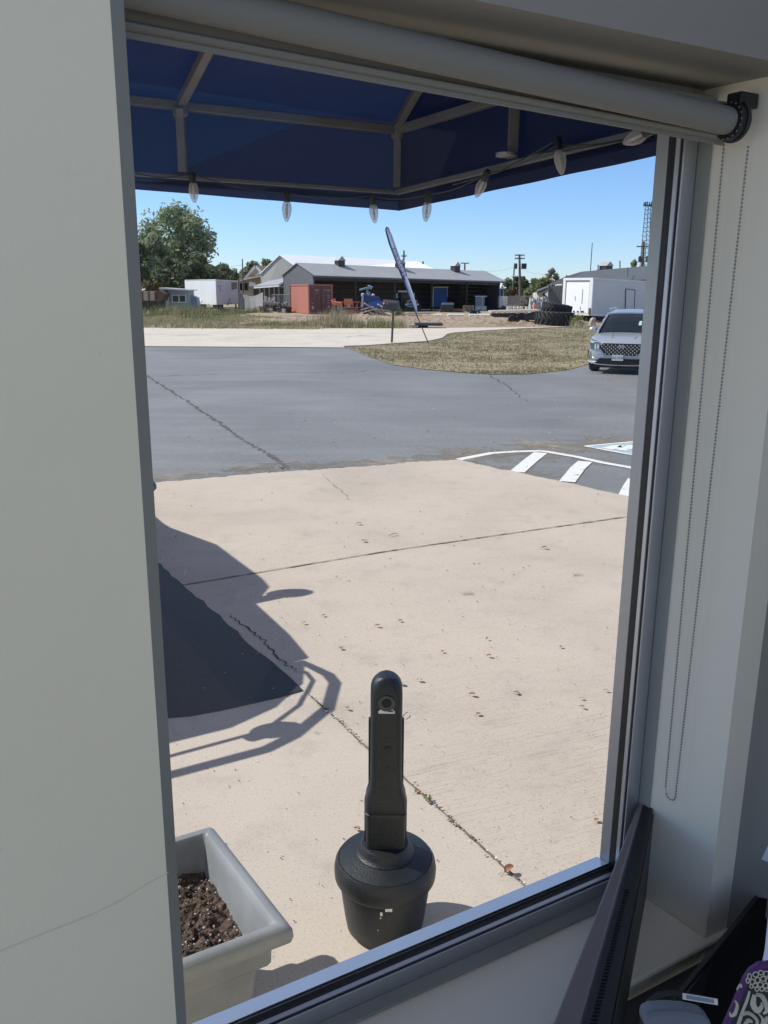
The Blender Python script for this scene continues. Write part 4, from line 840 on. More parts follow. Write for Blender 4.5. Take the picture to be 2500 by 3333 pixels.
# flatbed implement left of cabinet
t = thing('implement_trailer', 'dark implement trailer with upright slats inside the barn front', 'trailer', (PY(1480, 1025, 94).x, 94.5, 0)); Y = 94.5
for nm, x0, y0, x1, y1, dp, m_ in (('deck', 1432, 1011, 1512, 1018, 1.5, 'rust'), ('tool_box', 1440, 986, 1478, 992, .9, 'blue_grey'), ('frame', 1436, 992, 1476, 1010, 1.0, 'steel_dark'), ('hitch', 1440, 1018, 1462, 1030, .6, 'rust')): block(nm, '', '', x0, y0, x1, y1, Y, dp, m_, parent=t)
sl_ = MB()
for k in range(9): a, b = PY(1507+k*4.2, 1014, Y-.1), PY(1509+k*4.2, 994, Y-.1); sl_.box(a.x, b.x, Y-.15, Y-.05, a.z, b.z)
sl_.build('slat', 'wood_grey', t); a, b = PY(1518, 1030, Y-.1), PY(1527, 1014, Y-.1); sb = MB(); sb.box(a.x, b.x, Y-.2, Y-.1, .02, b.z); sb.build('stand', 'steel_dark', t)
# concrete parking blocks (white curbs)
for i, (x0, y0, x1, y1, lab) in enumerate([(1410, 1022, 1438, 1028, 'white precast block, leftmost and shortest of the row'), (1458, 1022, 1512, 1032, 'white precast block left of the slatted trailer stand'), (1528, 1023, 1690, 1033, 'longest white precast block along the barn front'), (1380, 1021, 1400, 1025, 'thin grey block end beside the lumber')]):
    a, b = PY(x0, y1, 80), PY(x1, y0, 80); mb = MB(); mb.prism([(a.x, 80, -.02), (a.x, 80, b.z*.7), (a.x, 80.1, b.z), (a.x, 80.5, b.z), (a.x, 80.6, b.z*.7), (a.x, 80.6, -.02)], (b.x-a.x, 0, 0)); tag(mb.build('precast_block', 'pvc'), lab, 'concrete block', 'white blocks on the dirt')
for i, (x0, y0, x1, y1) in enumerate([(1300, 1020, 1360, 1024), (1330, 1018, 1400, 1022), (1310, 1025, 1352, 1029), (1350, 1025, 1400, 1028), (1380, 1017, 1420, 1021)]):
    a, b = PY(x0, y1, 77+i*.4), PY(x1, y0, 77+i*.4); mb = MB(); mb.box(a.x, b.x, 77+i*.4, 77.2+i*.4, max(0, a.z), max(.1, b.z)); tag(mb.build('lumber_plank', 'wood_grey' if i % 2 else 'wood_pale'), ['pale plank right behind the cut branches', 'upper grey plank crossing behind the flag pole', 'short pale plank nearest the cut branches', 'low grey plank under the flag pole', 'pale plank rightmost, reaching the first white block'][i], 'plank', 'planks before the work truck')
# steel plate deck lying by the road
t = thing('steel_ramp', 'dark flat steel ramp lying on the road edge under the feather flag', 'ramp', (PY(1395, 1065, 53.5).x, 53.5, 0))
a, b = PY(1352, 1060, 53.5), PY(1442, 1053, 53.5); MB().box(a.x, b.x, 53.5, 55.2, a.z, b.z).build('deck', 'steel_dark', t)
a, b = PY(1352, 1068, 53.7), PY(1420, 1060, 53.7); MB().box(a.x+.2, b.x-.5, 53.8, 54.8, 0, b.z).build('support', 'dark_void', t)
a, b = PY(1335, 1063, 53.7), PY(1356, 1058, 53.7); MB().box(a.x, b.x, 53.7, 54.9, max(0, a.z), b.z).build('board', 'wood_grey', t)
# low flatbed trailer and the two big tyres
t = thing('flatbed_trailer', 'low dark flatbed trailer with pale deck left of the big tyres', 'trailer', (PY(1700, 1035, 61).x, 61, 0)); Y = 61
dk = MB(); a, b = PY(1600, 1013, 62), PY(1760, 1008, 60); dk.hexa([(a.x, 62, a.z-.1), (b.x, 60, b.z-.12), (b.x, 62.3, b.z-.12), (a.x, 64, a.z-.1), (a.x, 62, a.z+.02), (b.x, 60, b.z), (b.x, 62.3, b.z), (a.x, 64, a.z+.02)])
c = PY(1846, 1019, 59.5); dk.hexa([(b.x-.02, 60, b.z-.12), (c.x, 59.5, c.z-.14), (c.x, 60.6, c.z-.14), (b.x-.02, 61.1, b.z-.12), (b.x-.02, 60, b.z-.004), (c.x, 59.5, c.z), (c.x, 60.6, c.z), (b.x-.02, 61.1, b.z-.004)]); dk.build('deck', 'wood_grey', t)
fq = [PY(1602, 1014, 62), PY(1762, 1012, 60.3), PY(1762, 1036, 60.3), PY(1690, 1036, 61), PY(1672, 1028, 61.2), (PY(1608, 1026, 62)), PY(1600, 1020, 62)]
MB().prism([(p.x, p.y+.05, p.z-.13) for p in fq], (0, .9, 0)).build('frame', 'steel_dark', t)
sh = MB()
for x in (1612, 1628, 1648, 1690, 1716): a = PY(x, 1019, 60.5); sh.box(a.x-.12, a.x+.12, 60.1+abs(x-1762)*.01, 60.4+abs(x-1762)*.01, a.z-.05, a.z+.03)
sh.build('bracket', 'wood_grey', t)
for x in (1668, 1690): mb = MB(); a = PY(x, 1030, 61); wheel(mb, (a.x, 61, .3), .3, .25, (0, 1, 0)); mb.build('wheel', 'tyre', t)
def big_tyre(name, label, c, r, h, tilt, ang):
    t = thing(name, label, 'tyre', c, 'big tractor tyres by the box trailer'); M = Matrix.Translation(Vector(c)) @ Matrix.Rotation(tilt, 4, 'Y') @ Matrix.Rotation(ang, 4, 'X')
    prof = [(r*.52, 0.02), (r*.56, -.0), (r*.8, -.04), (r*.93, .03), (r*.97, h*.12), (r*.985, h*.5), (r*.97, h*.88), (r*.93, h-.03), (r*.8, h+.04), (r*.56, h), (r*.52, h-.02), (r*.54, h*.5)]
    mb = MB(lambda x, y, z: M @ Vector((x, y, z))); seg = 40; vs = []
    for rr, z in prof:
        for k in range(seg): a = 2*pi*k/seg; vs.append((rr*cos(a), rr*sin(a), z))
    n = len(prof); mb.add(vs, [(i*seg+k, i*seg+(k+1) % seg, ((i+1) % n)*seg+(k+1) % seg, ((i+1) % n)*seg+k) for i in range(n) for k in range(seg)])
    mb.build('carcass', 'tyre', t, smooth=True)
    lg = MB(lambda x, y, z: M @ Vector((x, y, z))); N = 22
    for k in range(N):
        for sgn, z0, z1 in ((1, .0, h*.54), (-1, h*.46, h)):
            a0 = 2*pi*(k+(.5 if sgn < 0 else 0))/N; tw = .19; w_ = .055
            pts = []
            for rr in (r*.965, r*1.03):
                for (a, z) in ((a0-w_, z0), (a0+w_, z0), (a0+w_+tw*(1 if sgn > 0 else 1), z1), (a0-w_+tw, z1)):
                    aa = a if sgn > 0 else 2*a0+tw-a; pts.append((rr*cos(aa), rr*sin(aa), z))
            lg.hexa(pts)
    lg.build('tread', 'tyre', t); return t
a = PY(1812, 1060, 58.2); big_tyre('tractor_tyre', 'huge lugged tyre lying flat on the dirt under the deck', (a.x, 59.2, .0), 1.28, .88, radians(2), 0)
a = PY(1816, 1018, 59.5); big_tyre('tractor_tyre', 'huge worn tyre lying tilted on top of the trailer deck', (a.x, 60.2, a.z-.05), 1.0, .62, radians(9), 0)
# white box trailer
t = thing('box_trailer', 'big white box trailer with roll-up rear door behind the silver car', 'trailer', (PY(1880, 1030, 62).x, 62, 0)); Y = 62
r0_, r1_ = PY(1831, 1023, 63.2), PY(1925, 1023, 61); f1_ = PY(2180, 1040, 67.5); zb, ztp = zpx(1023, 61, 1880), zpx(905, 61, 1880)
r0_.z = r1_.z = f1_.z = 0; ed = (r1_-r0_); sd = (f1_-r1_); 
zt2 = zpx(922, 67.5, 2180); zb2 = zpx(1034, 67.5, 2180)
bx = [V(r0_, zb), V(r1_, zb), V(f1_, zb2), V(r0_+sd, zb2), V(r0_, ztp), V(r1_, ztp), V(f1_, zt2), V(r0_+sd, zt2)]
MB().hexa(bx).build('box', 'trailer_box', t)
nn_ = Vector((ed.y, -ed.x, 0)).normalized(); rdr = MB().prism([V(r0_.lerp(r1_, .10), zb+.1), V(r0_.lerp(r1_, .88), zb+.1), V(r0_.lerp(r1_, .88), ztp-.28), V(r0_.lerp(r1_, .10), ztp-.28)], nn_*.03).build('rear_door', 'roof_white', t)
fr = MB()
for u0_, u1_, z0, z1 in ((-.01, .075, zb, ztp), (.91, 1.01, zb, ztp), (-.01, 1.01, ztp-.13, ztp+.03), (-.01, 1.01, zb-.08, zb+.06)): a_, b__ = r0_.lerp(r1_, u0_), r0_.lerp(r1_, u1_); fr.prism([V(a_, z0), V(b__, z0), V(b__, z1), V(a_, z1)], nn_*(.08 if z1-z0 > 1 else .085))
fr.build('door_frame', 'white_paint', t)
hh = MB()
for u0_, z0, z1 in ((.42, .9, 1.2), (.66, .7, 1.7), (.62, .25, .5)): a_ = r0_.lerp(r1_, u0_)+nn_*.03; hh.prism([V(a_, zb+z0), V(a_+ed*.015, zb+z0), V(a_+ed*.015, zb+z1), V(a_, zb+z1)], nn_*.01)
for u0_ in (.38, .52, .64, .70): a_ = r0_.lerp(r1_, u0_)+nn_*.03; hh.prism([V(a_, zb+.12), V(a_+ed*.05, zb+.12), V(a_+ed*.05, zb+.22), V(a_, zb+.22)], nn_*.03)
hh.build('latch', 'steel_dark', rdr)
ns_ = Vector((sd.y, -sd.x, 0)).normalized(); 
def on_side(x, y):                                               # point on the trailer side for a sight line
    d = ray(x, y); k = (r1_-CAM).dot(ns_)/d.dot(ns_); return CAM+d*k
dm = MB(); q = [on_side(2034, 1010)+ns_*.01, on_side(2062, 1014)+ns_*.01, on_side(2066, 944)+ns_*.01, on_side(2036, 940)+ns_*.01]; dm.prism(q, ns_*.02); sdr = dm.build('side_door', 'trailer_box', t)
dm = MB()
for i in range(4): dm.tube([q[i]+ns_*.03, q[(i+1) % 4]+ns_*.03], .03, 4)
dm.build('door_frame', 'steel_dark', sdr)
rl = MB(); rl.prism([V(r1_, zb-.1), V(f1_, zb2-.1), V(f1_, zb2+.06), V(r1_, zb+.06)], ns_*.05); rl.prism([V(r1_, ztp-.07), V(f1_, zt2-.07), V(f1_, zt2+.03), V(r1_, ztp+.03)], ns_*.05); rl.build('rail', 'white_dirty', t)
a_ = r1_+nn_*.09-ed*.06; tl = MB().prism([V(a_, zb-.02), V(a_+ed*.055, zb-.02), V(a_+ed*.055, zb+.42), V(a_, zb+.42)], nn_*.05).build('tail_lamp', 'rust', t)
un = MB(); un.prism([V(r0_+sd*.02, .25), V(r1_+sd*.02, .25), V(r1_+sd*.02, zb-.1), V(r0_+sd*.02, zb-.1)], sd*.5); un.build('chassis', 'dark_void', t)
for x0, y0, x1, y1, lab in ((1921, 1034, 1942, 1058, 'tan stone block under the box trailer corner'), (1964, 1035, 1984, 1060, 'pale stone block under the box trailer beside the car mirror'), (1838, 1050, 1850, 1060, 'small rusty stone beside the big tyres')):
    a, b = PY(x0, y1, 58.6), PY(x1, y0, 58.6); mb = MB(); mb.prism([(a.x, 58.6, 0), (b.x, 58.6, 0), (b.x-.03, 58.6, b.z*.96), (a.x+(b.x-a.x)*.45, 58.6, b.z), (a.x+.05, 58.6, b.z*.7)], (0, .5, 0)); tag(mb.build('stone_block', 'rock', bevel=.05), lab, 'stone')
bs = MB(); rs = random.Random(31)
bs.tube([PY(1878, 1058, 57.5), PY(1880, 1045, 57.5), PY(1876, 1032, 57.5)], .04, 5); bs.tube([PY(1880, 1045, 57.5), PY(1888, 1036, 57.5)], .03, 5)
for k in range(160):
    c = PY(rs.gauss(1882, 10), rs.gauss(1037, 7), 57.5+rs.uniform(-.3, .3)); a = Vector((rs.gauss(0, 1), rs.gauss(0, 1), rs.gauss(0, 1))).normalized()*.07; q_ = a.cross(Vector((1, .3, .2))).normalized()*.04; bs.quad(c-a, c+q_, c+a, c-q_)
tag(bs.build('weed_bush', 'weed_green', fix=False), 'spindly green bush between the big tyres and the box trailer', 'bush')
# portable toilet, boat, board fence, tarp-covered pile, cone, white blocks
t = thing('portable_toilet', 'blue portable toilet with white domed roof right of the barn', 'portable toilet', (PY(1634, 975, 110).x, 110, 0))
a, b = PY(1628, 970, 110), PY(1640, 941, 110); MB().box(a.x, b.x, 110, 111.2, 0, b.z).build('cabin', 'blue_dark', t); mb = MB(); mb.prism([(a.x-.1, 110, b.z), (b.x+.1, 110, b.z), (b.x-.1, 110, b.z+.35), ((a.x+b.x)/2, 110, b.z+.5), (a.x+.1, 110, b.z+.35)], (0, 1.2, 0)); mb.build('roof', 'white_paint', t)
a, b = PY(1637, 970, 109.9), PY(1639.5, 944, 109.9); MB().box(a.x, b.x, 109.85, 109.98, .1, b.z).build('door', 'white_dirty', t)
t = thing('covered_boat', 'pale grey covered boat right of the barn corner', 'boat', (PY(1640, 985, 104).x, 104, 0))
hb = MB(); a, b = PY(1626, 985, 104), PY(1656, 966, 104); zc_ = b.z
rings = []
for k, (u_, w_, zk) in enumerate(((0, .9, .35), (.4, 1.0, .3), (.8, .7, .4), (1.0, .12, .6))):
    x = a.x+(b.x-a.x)*u_; rings.append([(x, 105-w_, zc_-.05), (x, 105-w_*.7, zk), (x, 105+w_*.7, zk), (x, 105+w_, zc_-.05), (x, 105, zc_+.08)])
hb.loft(rings); hb.build('hull', 'white_dirty', t)
tl_ = MB(); tl_.box(a.x, b.x, 104.6, 105.4, .25, .35); wheel(tl_, ((a.x+b.x)/2, 104.3, .28), .28, .2, (0, 1, 0)); tl_.build('boat_trailer', 'steel_dark', t)
t = thing('board_fence', 'weathered grey board fence behind the white blocks', 'fence', (PY(1700, 985, 112).x, 112, 0)); bo = MB(); a, b = PY(1646, 990, 112), PY(1760, 962, 112); k = 0; x = a.x; rf_ = random.Random(4)
while x < b.x: bo.box(x, x+.17, 112, 112.04, 0, b.z+rf_.uniform(-.12, .06)); x += .2
bo.build('board', 'wood_grey', t)
for x in (1646, 1680, 1715, 1750): po = MB(); p = PY(x, 962, 112.1); po.box(p.x-.06, p.x+.06, 112.05, 112.2, 0, p.z+.1); po.build('post', 'wood_pole', t)
tp = MB(); rt = random.Random(12); xs_ = [1728+i*4 for i in range(17)]; rings = []
for i, x in enumerate(xs_):
    zt_ = zpx([966, 964, 966, 970, 974, 970, 966, 968, 972, 969, 966, 964, 967, 966, 970, 975, 985][i], 92, x); q = PY(x, 1000, 92)
    ring = [(q.x, 92, 0)]+[(q.x+rt.uniform(-.05, .05), 92+rt.uniform(-.14, .14)+.10*j, zt_*j/5) for j in range(1, 6)]+[(q.x, 93.2, zt_*.9), (q.x, 94, 0)]
    rings.append(ring)
tp.loft(rings); tag(tp.build('tarp_pile', 'tarp', smooth=False), 'long pile under crumpled grey tarps left of the dark barn', 'tarp')
for i, x in enumerate((1651, 1660, 1671, 1684, 1694, 1712, 1724)):
    a, b = PY(x, 1004, 96), PY(x+(7 if i % 2 else 9), 998, 96); mb = MB(); mb.box(a.x, b.x, 96, 96.4, 0, b.z); tag(mb.build('white_block', 'pvc', bevel=.03), ['first', 'second', 'third', 'fourth', 'fifth', 'sixth', 'seventh'][i]+' small white block from the barn, in the row before the board fence', 'block', 'row of small white blocks')
mb = MB(); a = PY(1739, 1008, 66); mb.lathe([(.2, a.z-.0), (.2, a.z+.04), (.12, a.z+.05), (.03, a.z+.42)], (a.x, 66, 0), 12); cn = tag(mb.build('traffic_cone', 'cone_orange'), 'small orange cone behind the flatbed deck', 'cone')
block('deck_stand', 'low dark stand under the orange cone', 'stand', 1733, 1008, 1746, 1030, 66.3-.5, .8, 'steel_dark', 0)
# ------------------------------------------------------------------ power poles, masts, tower
def pole(label, x0, y0, x1, y1, Y, r, arms=(), cat='utility pole', xf=0, group='power poles and masts', nm='power_pole', m_='wood_pole'):
    b, tp_ = PY(x0, y0, Y), PY(x1, y1, Y); b.z = 0; t = thing(nm, label, cat, b, group); MB().tube([b, tp_], [r*1.2, r*.8], 8).build('shaft', m_, t, smooth=True)
    for (y, w_) in arms:
        c = PY(x1, y, Y); a = MB(); a.box(c.x-w_/2, c.x+w_/2, Y-.06-r, Y-r+.06, c.z-.07, c.z+.07)
        am = a.build('crossarm', m_, t); ins = MB()
        for k in (-.46, -.2, .2, .46): ins.lathe([(.05, c.z+.071), (.07, c.z+.16), (.03, c.z+.26)], (c.x+w_*k, Y-r, 0), 6)
        ins.build('insulator', 'white_dirty', am)
    if xf:
        c = PY(x1, xf, Y); mb = MB()
        for k in (-.55, .45, .8): mb.lathe([(.2, c.z-.45), (.22, c.z+.2), (.1, c.z+.35)], (c.x+k, Y-.2, 0), 10)
        mb.build('transformer', 'steel_dark', t)
    return t
pole('power pole with two crossarms and transformers right of the barn', 1695, 968, 1691, 828, 130, .19, ((831, 1.42), (842, 1.42)), xf=865)
pole('thinner leaning pole left of the transformer pole', 1668, 950, 1675, 857, 150, .13, ((902, 1.0),))
pole('crossarm pole top poking above the barn ridge', 1512, 960, 1513, 856, 150, .17, ((857, 1.4),))
pole('pole top beside the feather flag above the barn cupola', 1313, 960, 1315, 815, 140, .16, ((834, .8),))
pole('tall thin antenna mast above the dark barn', 1918, 940, 1928, 790, 120, .06, (), 'antenna mast', nm='antenna_mast', m_='steel_dark')
pole('brown power pole beside the lattice tower', 2090, 930, 2095, 786, 118, .22, ((803, 1.9),), xf=842)
pole('slim light pole with lamp behind the gable house', 791, 950, 789, 843, 118, .09, (), 'light pole', nm='light_pole', m_='wood_pole')
wr = MB()
def wire(a, b, sag, r=.012):
    a, b = Vector(a), Vector(b); wr.tube([a.lerp(b, k/10)-Vector((0, 0, sag*4*(k/10)*(1-k/10))) for k in range(11)], r, 3)
wire(PY(1560, 880, 150), PY(1675, 868, 150), .4); wire(PY(1691, 872, 130), PY(1790, 893, 110), .3); wire(PY(640, 858, 118), PY(789, 862, 118), .3)
tag(wr.build('power_wire', 'steel_dark'), 'thin overhead wires between the power poles', 'wire')
t = thing('lattice_tower', 'steel lattice communication tower at the window edge', 'tower', (PY(2096, 900, 260).x, 260, 0), None); Y = 260
lt = MB(); b0, tp_ = PY(2094, 930, Y), PY(2110, 668, Y); b0.z = 0; N = 22; w0, w1 = 1.7, .85; cs_ = []
for k in range(N+1):
    c = b0.lerp(tp_, k/N); ww = w0+(w1-w0)*k/N; cs_.append([c+Vector((cos(a)*ww, sin(a)*ww, 0)) for a in (0.3, 2.39, 4.49)])
for k in range(N):
    for j in range(3):
        lt.tube([cs_[k][j], cs_[k+1][j]], .10, 4); lt.tube([cs_[k][j], cs_[k+1][(j+1) % 3]], .045, 3); lt.tube([cs_[k+1][j], cs_[k+1][(j+1) % 3]], .05, 3)
lt.build('mast', 'steel_dark', t)
an = MB()
for x, y0, y1 in ((2096, 659, 672), (2101, 657, 668), (2106, 656, 672), (2113, 658, 672), (2120, 656, 674), (2117, 665, 670)): a, b = PY(x, y1, Y), PY(x, y0, Y); an.box(a.x-.13, a.x+.13, Y-.2, Y+.2, a.z, b.z)
a, b = PY(2096, 671, Y), PY(2121, 667, Y); an.box(a.x, b.x, Y-.2, Y+.2, (a.z+b.z)/2-.1, (a.z+b.z)/2+.1); an.build('antenna', 'steel_dark', t)
# ------------------------------------------------------------------ mailbox
b = PY(1276, 1115, 38.2); t = thing('mailbox', 'black mailbox on a wooden post at the road edge', 'mailbox', (b.x, 38.2, 0)); Y = 38.2
MB().prism([PY(1272, 1116, Y), PY(1279, 1116, Y), PY(1284, 1008, Y), PY(1277, 1008, Y)], (0, .1, 0)).build('post', 'wood_pole', t)
a, bb = PY(1249, 1006, Y), PY(1301, 1013, Y); za, zt_ = PY(1270, 1008, Y).z, PY(1270, 974, Y).z
prof = [(-.15, 0), (.15, 0), (.15, .22)]+[(.15*cos(k*pi/8), .22+.17*sin(k*pi/8)) for k in range(1, 8)]+[(-.15, .22)]
h_ = (zt_-za)/.39; ya = Vector((.92, -.38, 0)); yb_ = Vector((.38, .92, 0)); c0_ = Vector((a.x, Y+.1, za))
rings = [[c0_+ya*(.66*k)+yb_*u_+Vector((0, 0, v_*h_-.05*k)) for u_, v_ in prof] for k in (0, 1)]
MB().loft(rings).build('box', 'mailbox_metal', t, smooth=True)
rings = [[c0_+ya*(.66+.02*k)+yb_*u_*1.05+Vector((0, 0, v_*h_*1.03-.05)) for u_, v_ in prof] for k in (0, 1)]
MB().loft(rings).build('door', 'mailbox_metal', t, smooth=True)
fm = MB(); fp_ = c0_+ya*.24-yb_*.157+Vector((0, 0, .27)); fm.lathe([(.055, 0), (.055, .012)], tuple(fp_), 14, M=Matrix.Rotation(pi/2, 3, 'X')); fm.build('flag', 'mail_red', t)
fm = MB(); fp_ = c0_+ya*.06-yb_*.157+Vector((0, 0, .27)); fm.lathe([(.045, 0), (.045, .012)], tuple(fp_), 14, M=Matrix.Rotation(pi/2, 3, 'X')); fm.build('badge', 'sticker', t)
# ------------------------------------------------------------------ feather flag
def fpt(x, y): return PY(x, y, 38.4)
b = fpt(1394, 1116); t = thing('feather_flag', 'tall leaning white feather flag with dark lettering beside the mailbox', 'flag', (b.x, 38.4, 0)); Y = 38.4
sp = [(1394, 1116), (1374, 1068), (1356, 1025), (1335, 970), (1315, 915), (1296, 868), (1280, 825), (1268, 793), (1260, 765), (1256, 748), (1258, 739), (1263, 741), (1268, 750)]
MB().tube([fpt(x, y) for x, y in sp], [.022]*4+[.035]*6+[.028, .02, .015], 7).build('pole', 'flag_edge', t, smooth=True)
rt_ = [(1358, 1024), (1358, 1005), (1352, 980), (1341, 945), (1333, 920), (1326, 900), (1316, 872), (1304, 846), (1293, 815), (1284, 790), (1275, 763), (1268, 750), (1262, 742)]
lf_ = [(1357, 1026), (1348, 1005), (1338, 978), (1326, 945), (1316, 918), (1309, 899), (1299, 872), (1289, 846), (1277, 815), (1269, 790), (1261, 763), (1258, 748), (1259, 741)]
cm = MB(); vs = []
for i, (a, c) in enumerate(zip(lf_, rt_)):
    p, q = fpt(*a), fpt(*c)
    for k in range(5): v = p.lerp(q, k/4); v.y += .05*sin(k*1.4+i*.6); vs.append(v)
for i in range(len(lf_)-1):
    for k in range(4): cm.add([vs[i*5+k], vs[i*5+k+1], vs[(i+1)*5+k+1], vs[(i+1)*5+k]], [(0, 1, 2, 3)])
cl = cm.build('sail', 'flag_cloth', t, smooth=True)
ed = MB(); ed.tube([fpt(*p) for p in rt_[3:]], .008, 4); ed.build('hem', 'flag_edge', cl)
ink = MB(); ri = random.Random(2)
for k in range(15):
    u_ = k/14; x = 1283+(1322-1283)*u_; y = 811+(897-811)*u_; d = Vector((.37, 0, -.93)); e = Vector((.93, 0, .37)); c = fpt(x, y)+Vector((0, -.09, 0)); s_ = .055*ri.uniform(.7, 1)
    if k in (5,): continue
    for a, b2, c2, d2 in ((-1, -1, 1, -1), (-1, 1, 1, 1) if k % 2 else (-1, -1, -1, 1), (-1, 0, 1, 0) if k % 3 else (0, -1, 0, 1)): ink.tube([c+d*a*s_*.6+e*b2*s_, c+d*c2*s_*.6+e*d2*s_], .012, 4)
ink.tube([fpt(x, y)+Vector((0, -.1, 0)) for x, y in ((1313, 895), (1314, 902), (1317, 909), (1320, 911))], [.02, .03, .03, .01], 5)
ink.tube([fpt(x, y)+Vector((0, -.1, 0)) for x, y in ((1303, 878), (1307, 886), (1311, 890))], [.01, .03, .02], 5)
ink.build('lettering', 'flag_ink', cl)
# ------------------------------------------------------------------ silver SUV
cp = PY(2017, 1216, 24.0); SU = thing('parked_car', 'silver suv with studded black grille parked facing the window', 'car', (cp.x, 24.0, 0)); SU.rotation_euler = (0, 0, radians(-22))
def carp(mb, name, m_, **k): o = mb.build(name, m_, None, **k); o.parent = SU; return o
st = [(-.02, .60, .34, .74, .80), (.03, .80, .30, .80, .86), (.16, .90, .26, .87, .93), (.45, .945, .24, .95, 1.00), (.9, .955, .24, 1.01, 1.06), (1.25, .955, .24, 1.05, 1.10), (1.9, .955, .24, 1.06, 1.08), (3.6, .955, .24, 1.08, 1.10), (4.3, .94, .28, 1.08, 1.10), (4.62, .86, .34, 1.0, 1.04)]
rings = []
for y, w_, zb, zs, zt_ in st:
    half = [(w_*.80, zb), (w_*.97, zb+.10), (w_*.99, (zb+zs)*.5), (w_, zs-.14), (w_*.975, zs-.03), (w_*.90, zs+.012), (w_*.62, zt_-.008), (w_*.3, zt_), (0, zt_+.004)]
    ring = [(x, y, z) for x, z in half]+[(-x, y, z) for x, z in half[-2::-1]]; rings.append(ring)
mb = MB(); mb.loft(rings); bd_ = carp(mb, 'body', 'car_paint', smooth=True)
sbm = bd_.modifiers.new('s', 'SUBSURF'); sbm.levels = 2; sbm.render_levels = 2
gh = [(1.18, .84, .80, 1.06, 1.09), (1.55, .82, .74, 1.06, 1.36), (1.98, .81, .66, 1.07, 1.615), (2.5, .81, .65, 1.07, 1.665), (3.6, .80, .64, 1.08, 1.655), (4.1, .78, .62, 1.08, 1.56), (4.5, .76, .66, 1.06, 1.12)]
rings = []
for y, wb, wt, zb, zt_ in gh: rings.append([(wb, y, zb-.05), (wb*.99, y, zb+.02), (wt*1.02, y, zt_-.05), (wt*.9, y, zt_-.008), (wt*.5, y, zt_+.012), (0, y, zt_+.016), (-wt*.5, y, zt_+.012), (-wt*.9, y, zt_-.008), (-wt*1.02, y, zt_-.05), (-wb*.99, y, zb+.02), (-wb, y, zb-.05)])
mb = MB(); mb.loft(rings); carp(mb, 'cabin_glass', 'car_glass', smooth=True)
rings = []
for y, wt, zt_ in ((1.93, .66, 1.607), (2.1, .665, 1.645), (2.5, .66, 1.685), (3.6, .65, 1.675), (4.15, .64, 1.57)): rings.append([(wt*1.03, y, zt_-.055), (wt*.93, y, zt_), (wt*.5, y, zt_+.022), (0, y, zt_+.026), (-wt*.5, y, zt_+.022), (-wt*.93, y, zt_), (-wt*1.03, y, zt_-.055), (-wt*.9, y, zt_-.07), (wt*.9, y, zt_-.07)])
mb = MB(); mb.loft(rings); carp(mb, 'roof', 'car_paint', smooth=True)
for sx in (-1, 1):
    mb = MB(); mb.tube([(sx*.84, 1.16, 1.09), (sx*.745, 1.56, 1.375), (sx*.675, 1.98, 1.60)], .028, 6); carp(mb, 'pillar', 'car_paint', smooth=True)
    mb = MB(); mb.tube([(sx*.66, 2.1, 1.68), (sx*.67, 2.3, 1.735), (sx*.665, 3.4, 1.735), (sx*.65, 3.7, 1.67)], .022, 6); carp(mb, 'roof_rail', 'aluminium', smooth=True)
    mb = MB(); mb.blob((sx*1.02, 1.42, 1.14), (.12, .07, .085), 12, 8); mb.tube([(sx*.88, 1.45, 1.08), (sx*.98, 1.43, 1.10)], .03, 6); carp(mb, 'mirror', 'car_paint', smooth=True)
    mb = MB(); mb.prism([(sx*.57, .0, .66), (sx*.84, .07, .66), (sx*.88, .09, .84), (sx*.57, -.0, .81)], (0, -.035, 0)); hl = carp(mb, 'headlight', 'lamp_glass')
    mb = MB(); mb.box(*sorted((sx*.69, sx*.73)), -.008, .03, .67, .81); mb.box(*sorted((sx*.60, sx*.66)), -.045, -.0, .68, .79); 
    l2 = mb.build('lamp_lens', 'lamp_white'); l2.parent = hl
    mb = MB(); mb.prism([(sx*.60, .05, .875), (sx*.84, .12, .90), (sx*.83, .12, .93)], (0, -.05, 0)); carp(mb, 'running_light', 'lamp_glass')
    mb = MB(); mb.prism([(sx*.90, .10, .40), (sx*.925, .14, .42), (sx*.93, .14, .63), (sx*.89, .09, .63)], (0, -.02, 0)); carp(mb, 'air_vent', 'grille_black')
    mb = MB(); mb.prism([(sx*.62, -.01, .34), (sx*.9, .07, .40), (sx*.92, .09, .34), (sx*.78, .02, .27)], (0, -.03, 0)); carp(mb, 'bumper_trim', 'aluminium')
    for wy in (.93, 3.72):
        w2 = bpy.data.objects.new('wheel', None); col.objects.link(w2); w2.parent = SU; w2.location = (sx*.83, wy, .36)
        mb = MB(); mb.tube([(-.13, 0, 0), (-.1, 0, 0), (.1, 0, 0), (.13, 0, 0)], [.33, .36, .36, .33], 28); o = mb.build('tyre', 'tyre', smooth=True); o.parent = w2
        mb = MB(); mb.tube([(sx*.12, 0, 0), (sx*.135, 0, 0)], .24, 20); o = mb.build('rim', 'aluminium'); o.parent = w2
mb = MB(); gl_ = [(-.50, .835), (.50, .835), (.58, .72), (.545, .66), (.43, .515), (-.43, .515), (-.545, .66), (-.58, .72)]
mb.prism([(x, -.035+.08*abs(x)**3, z) for x, z in gl_], (0, -.02, 0)); gro = carp(mb, 'grille', 'grille_black')
mb = MB()
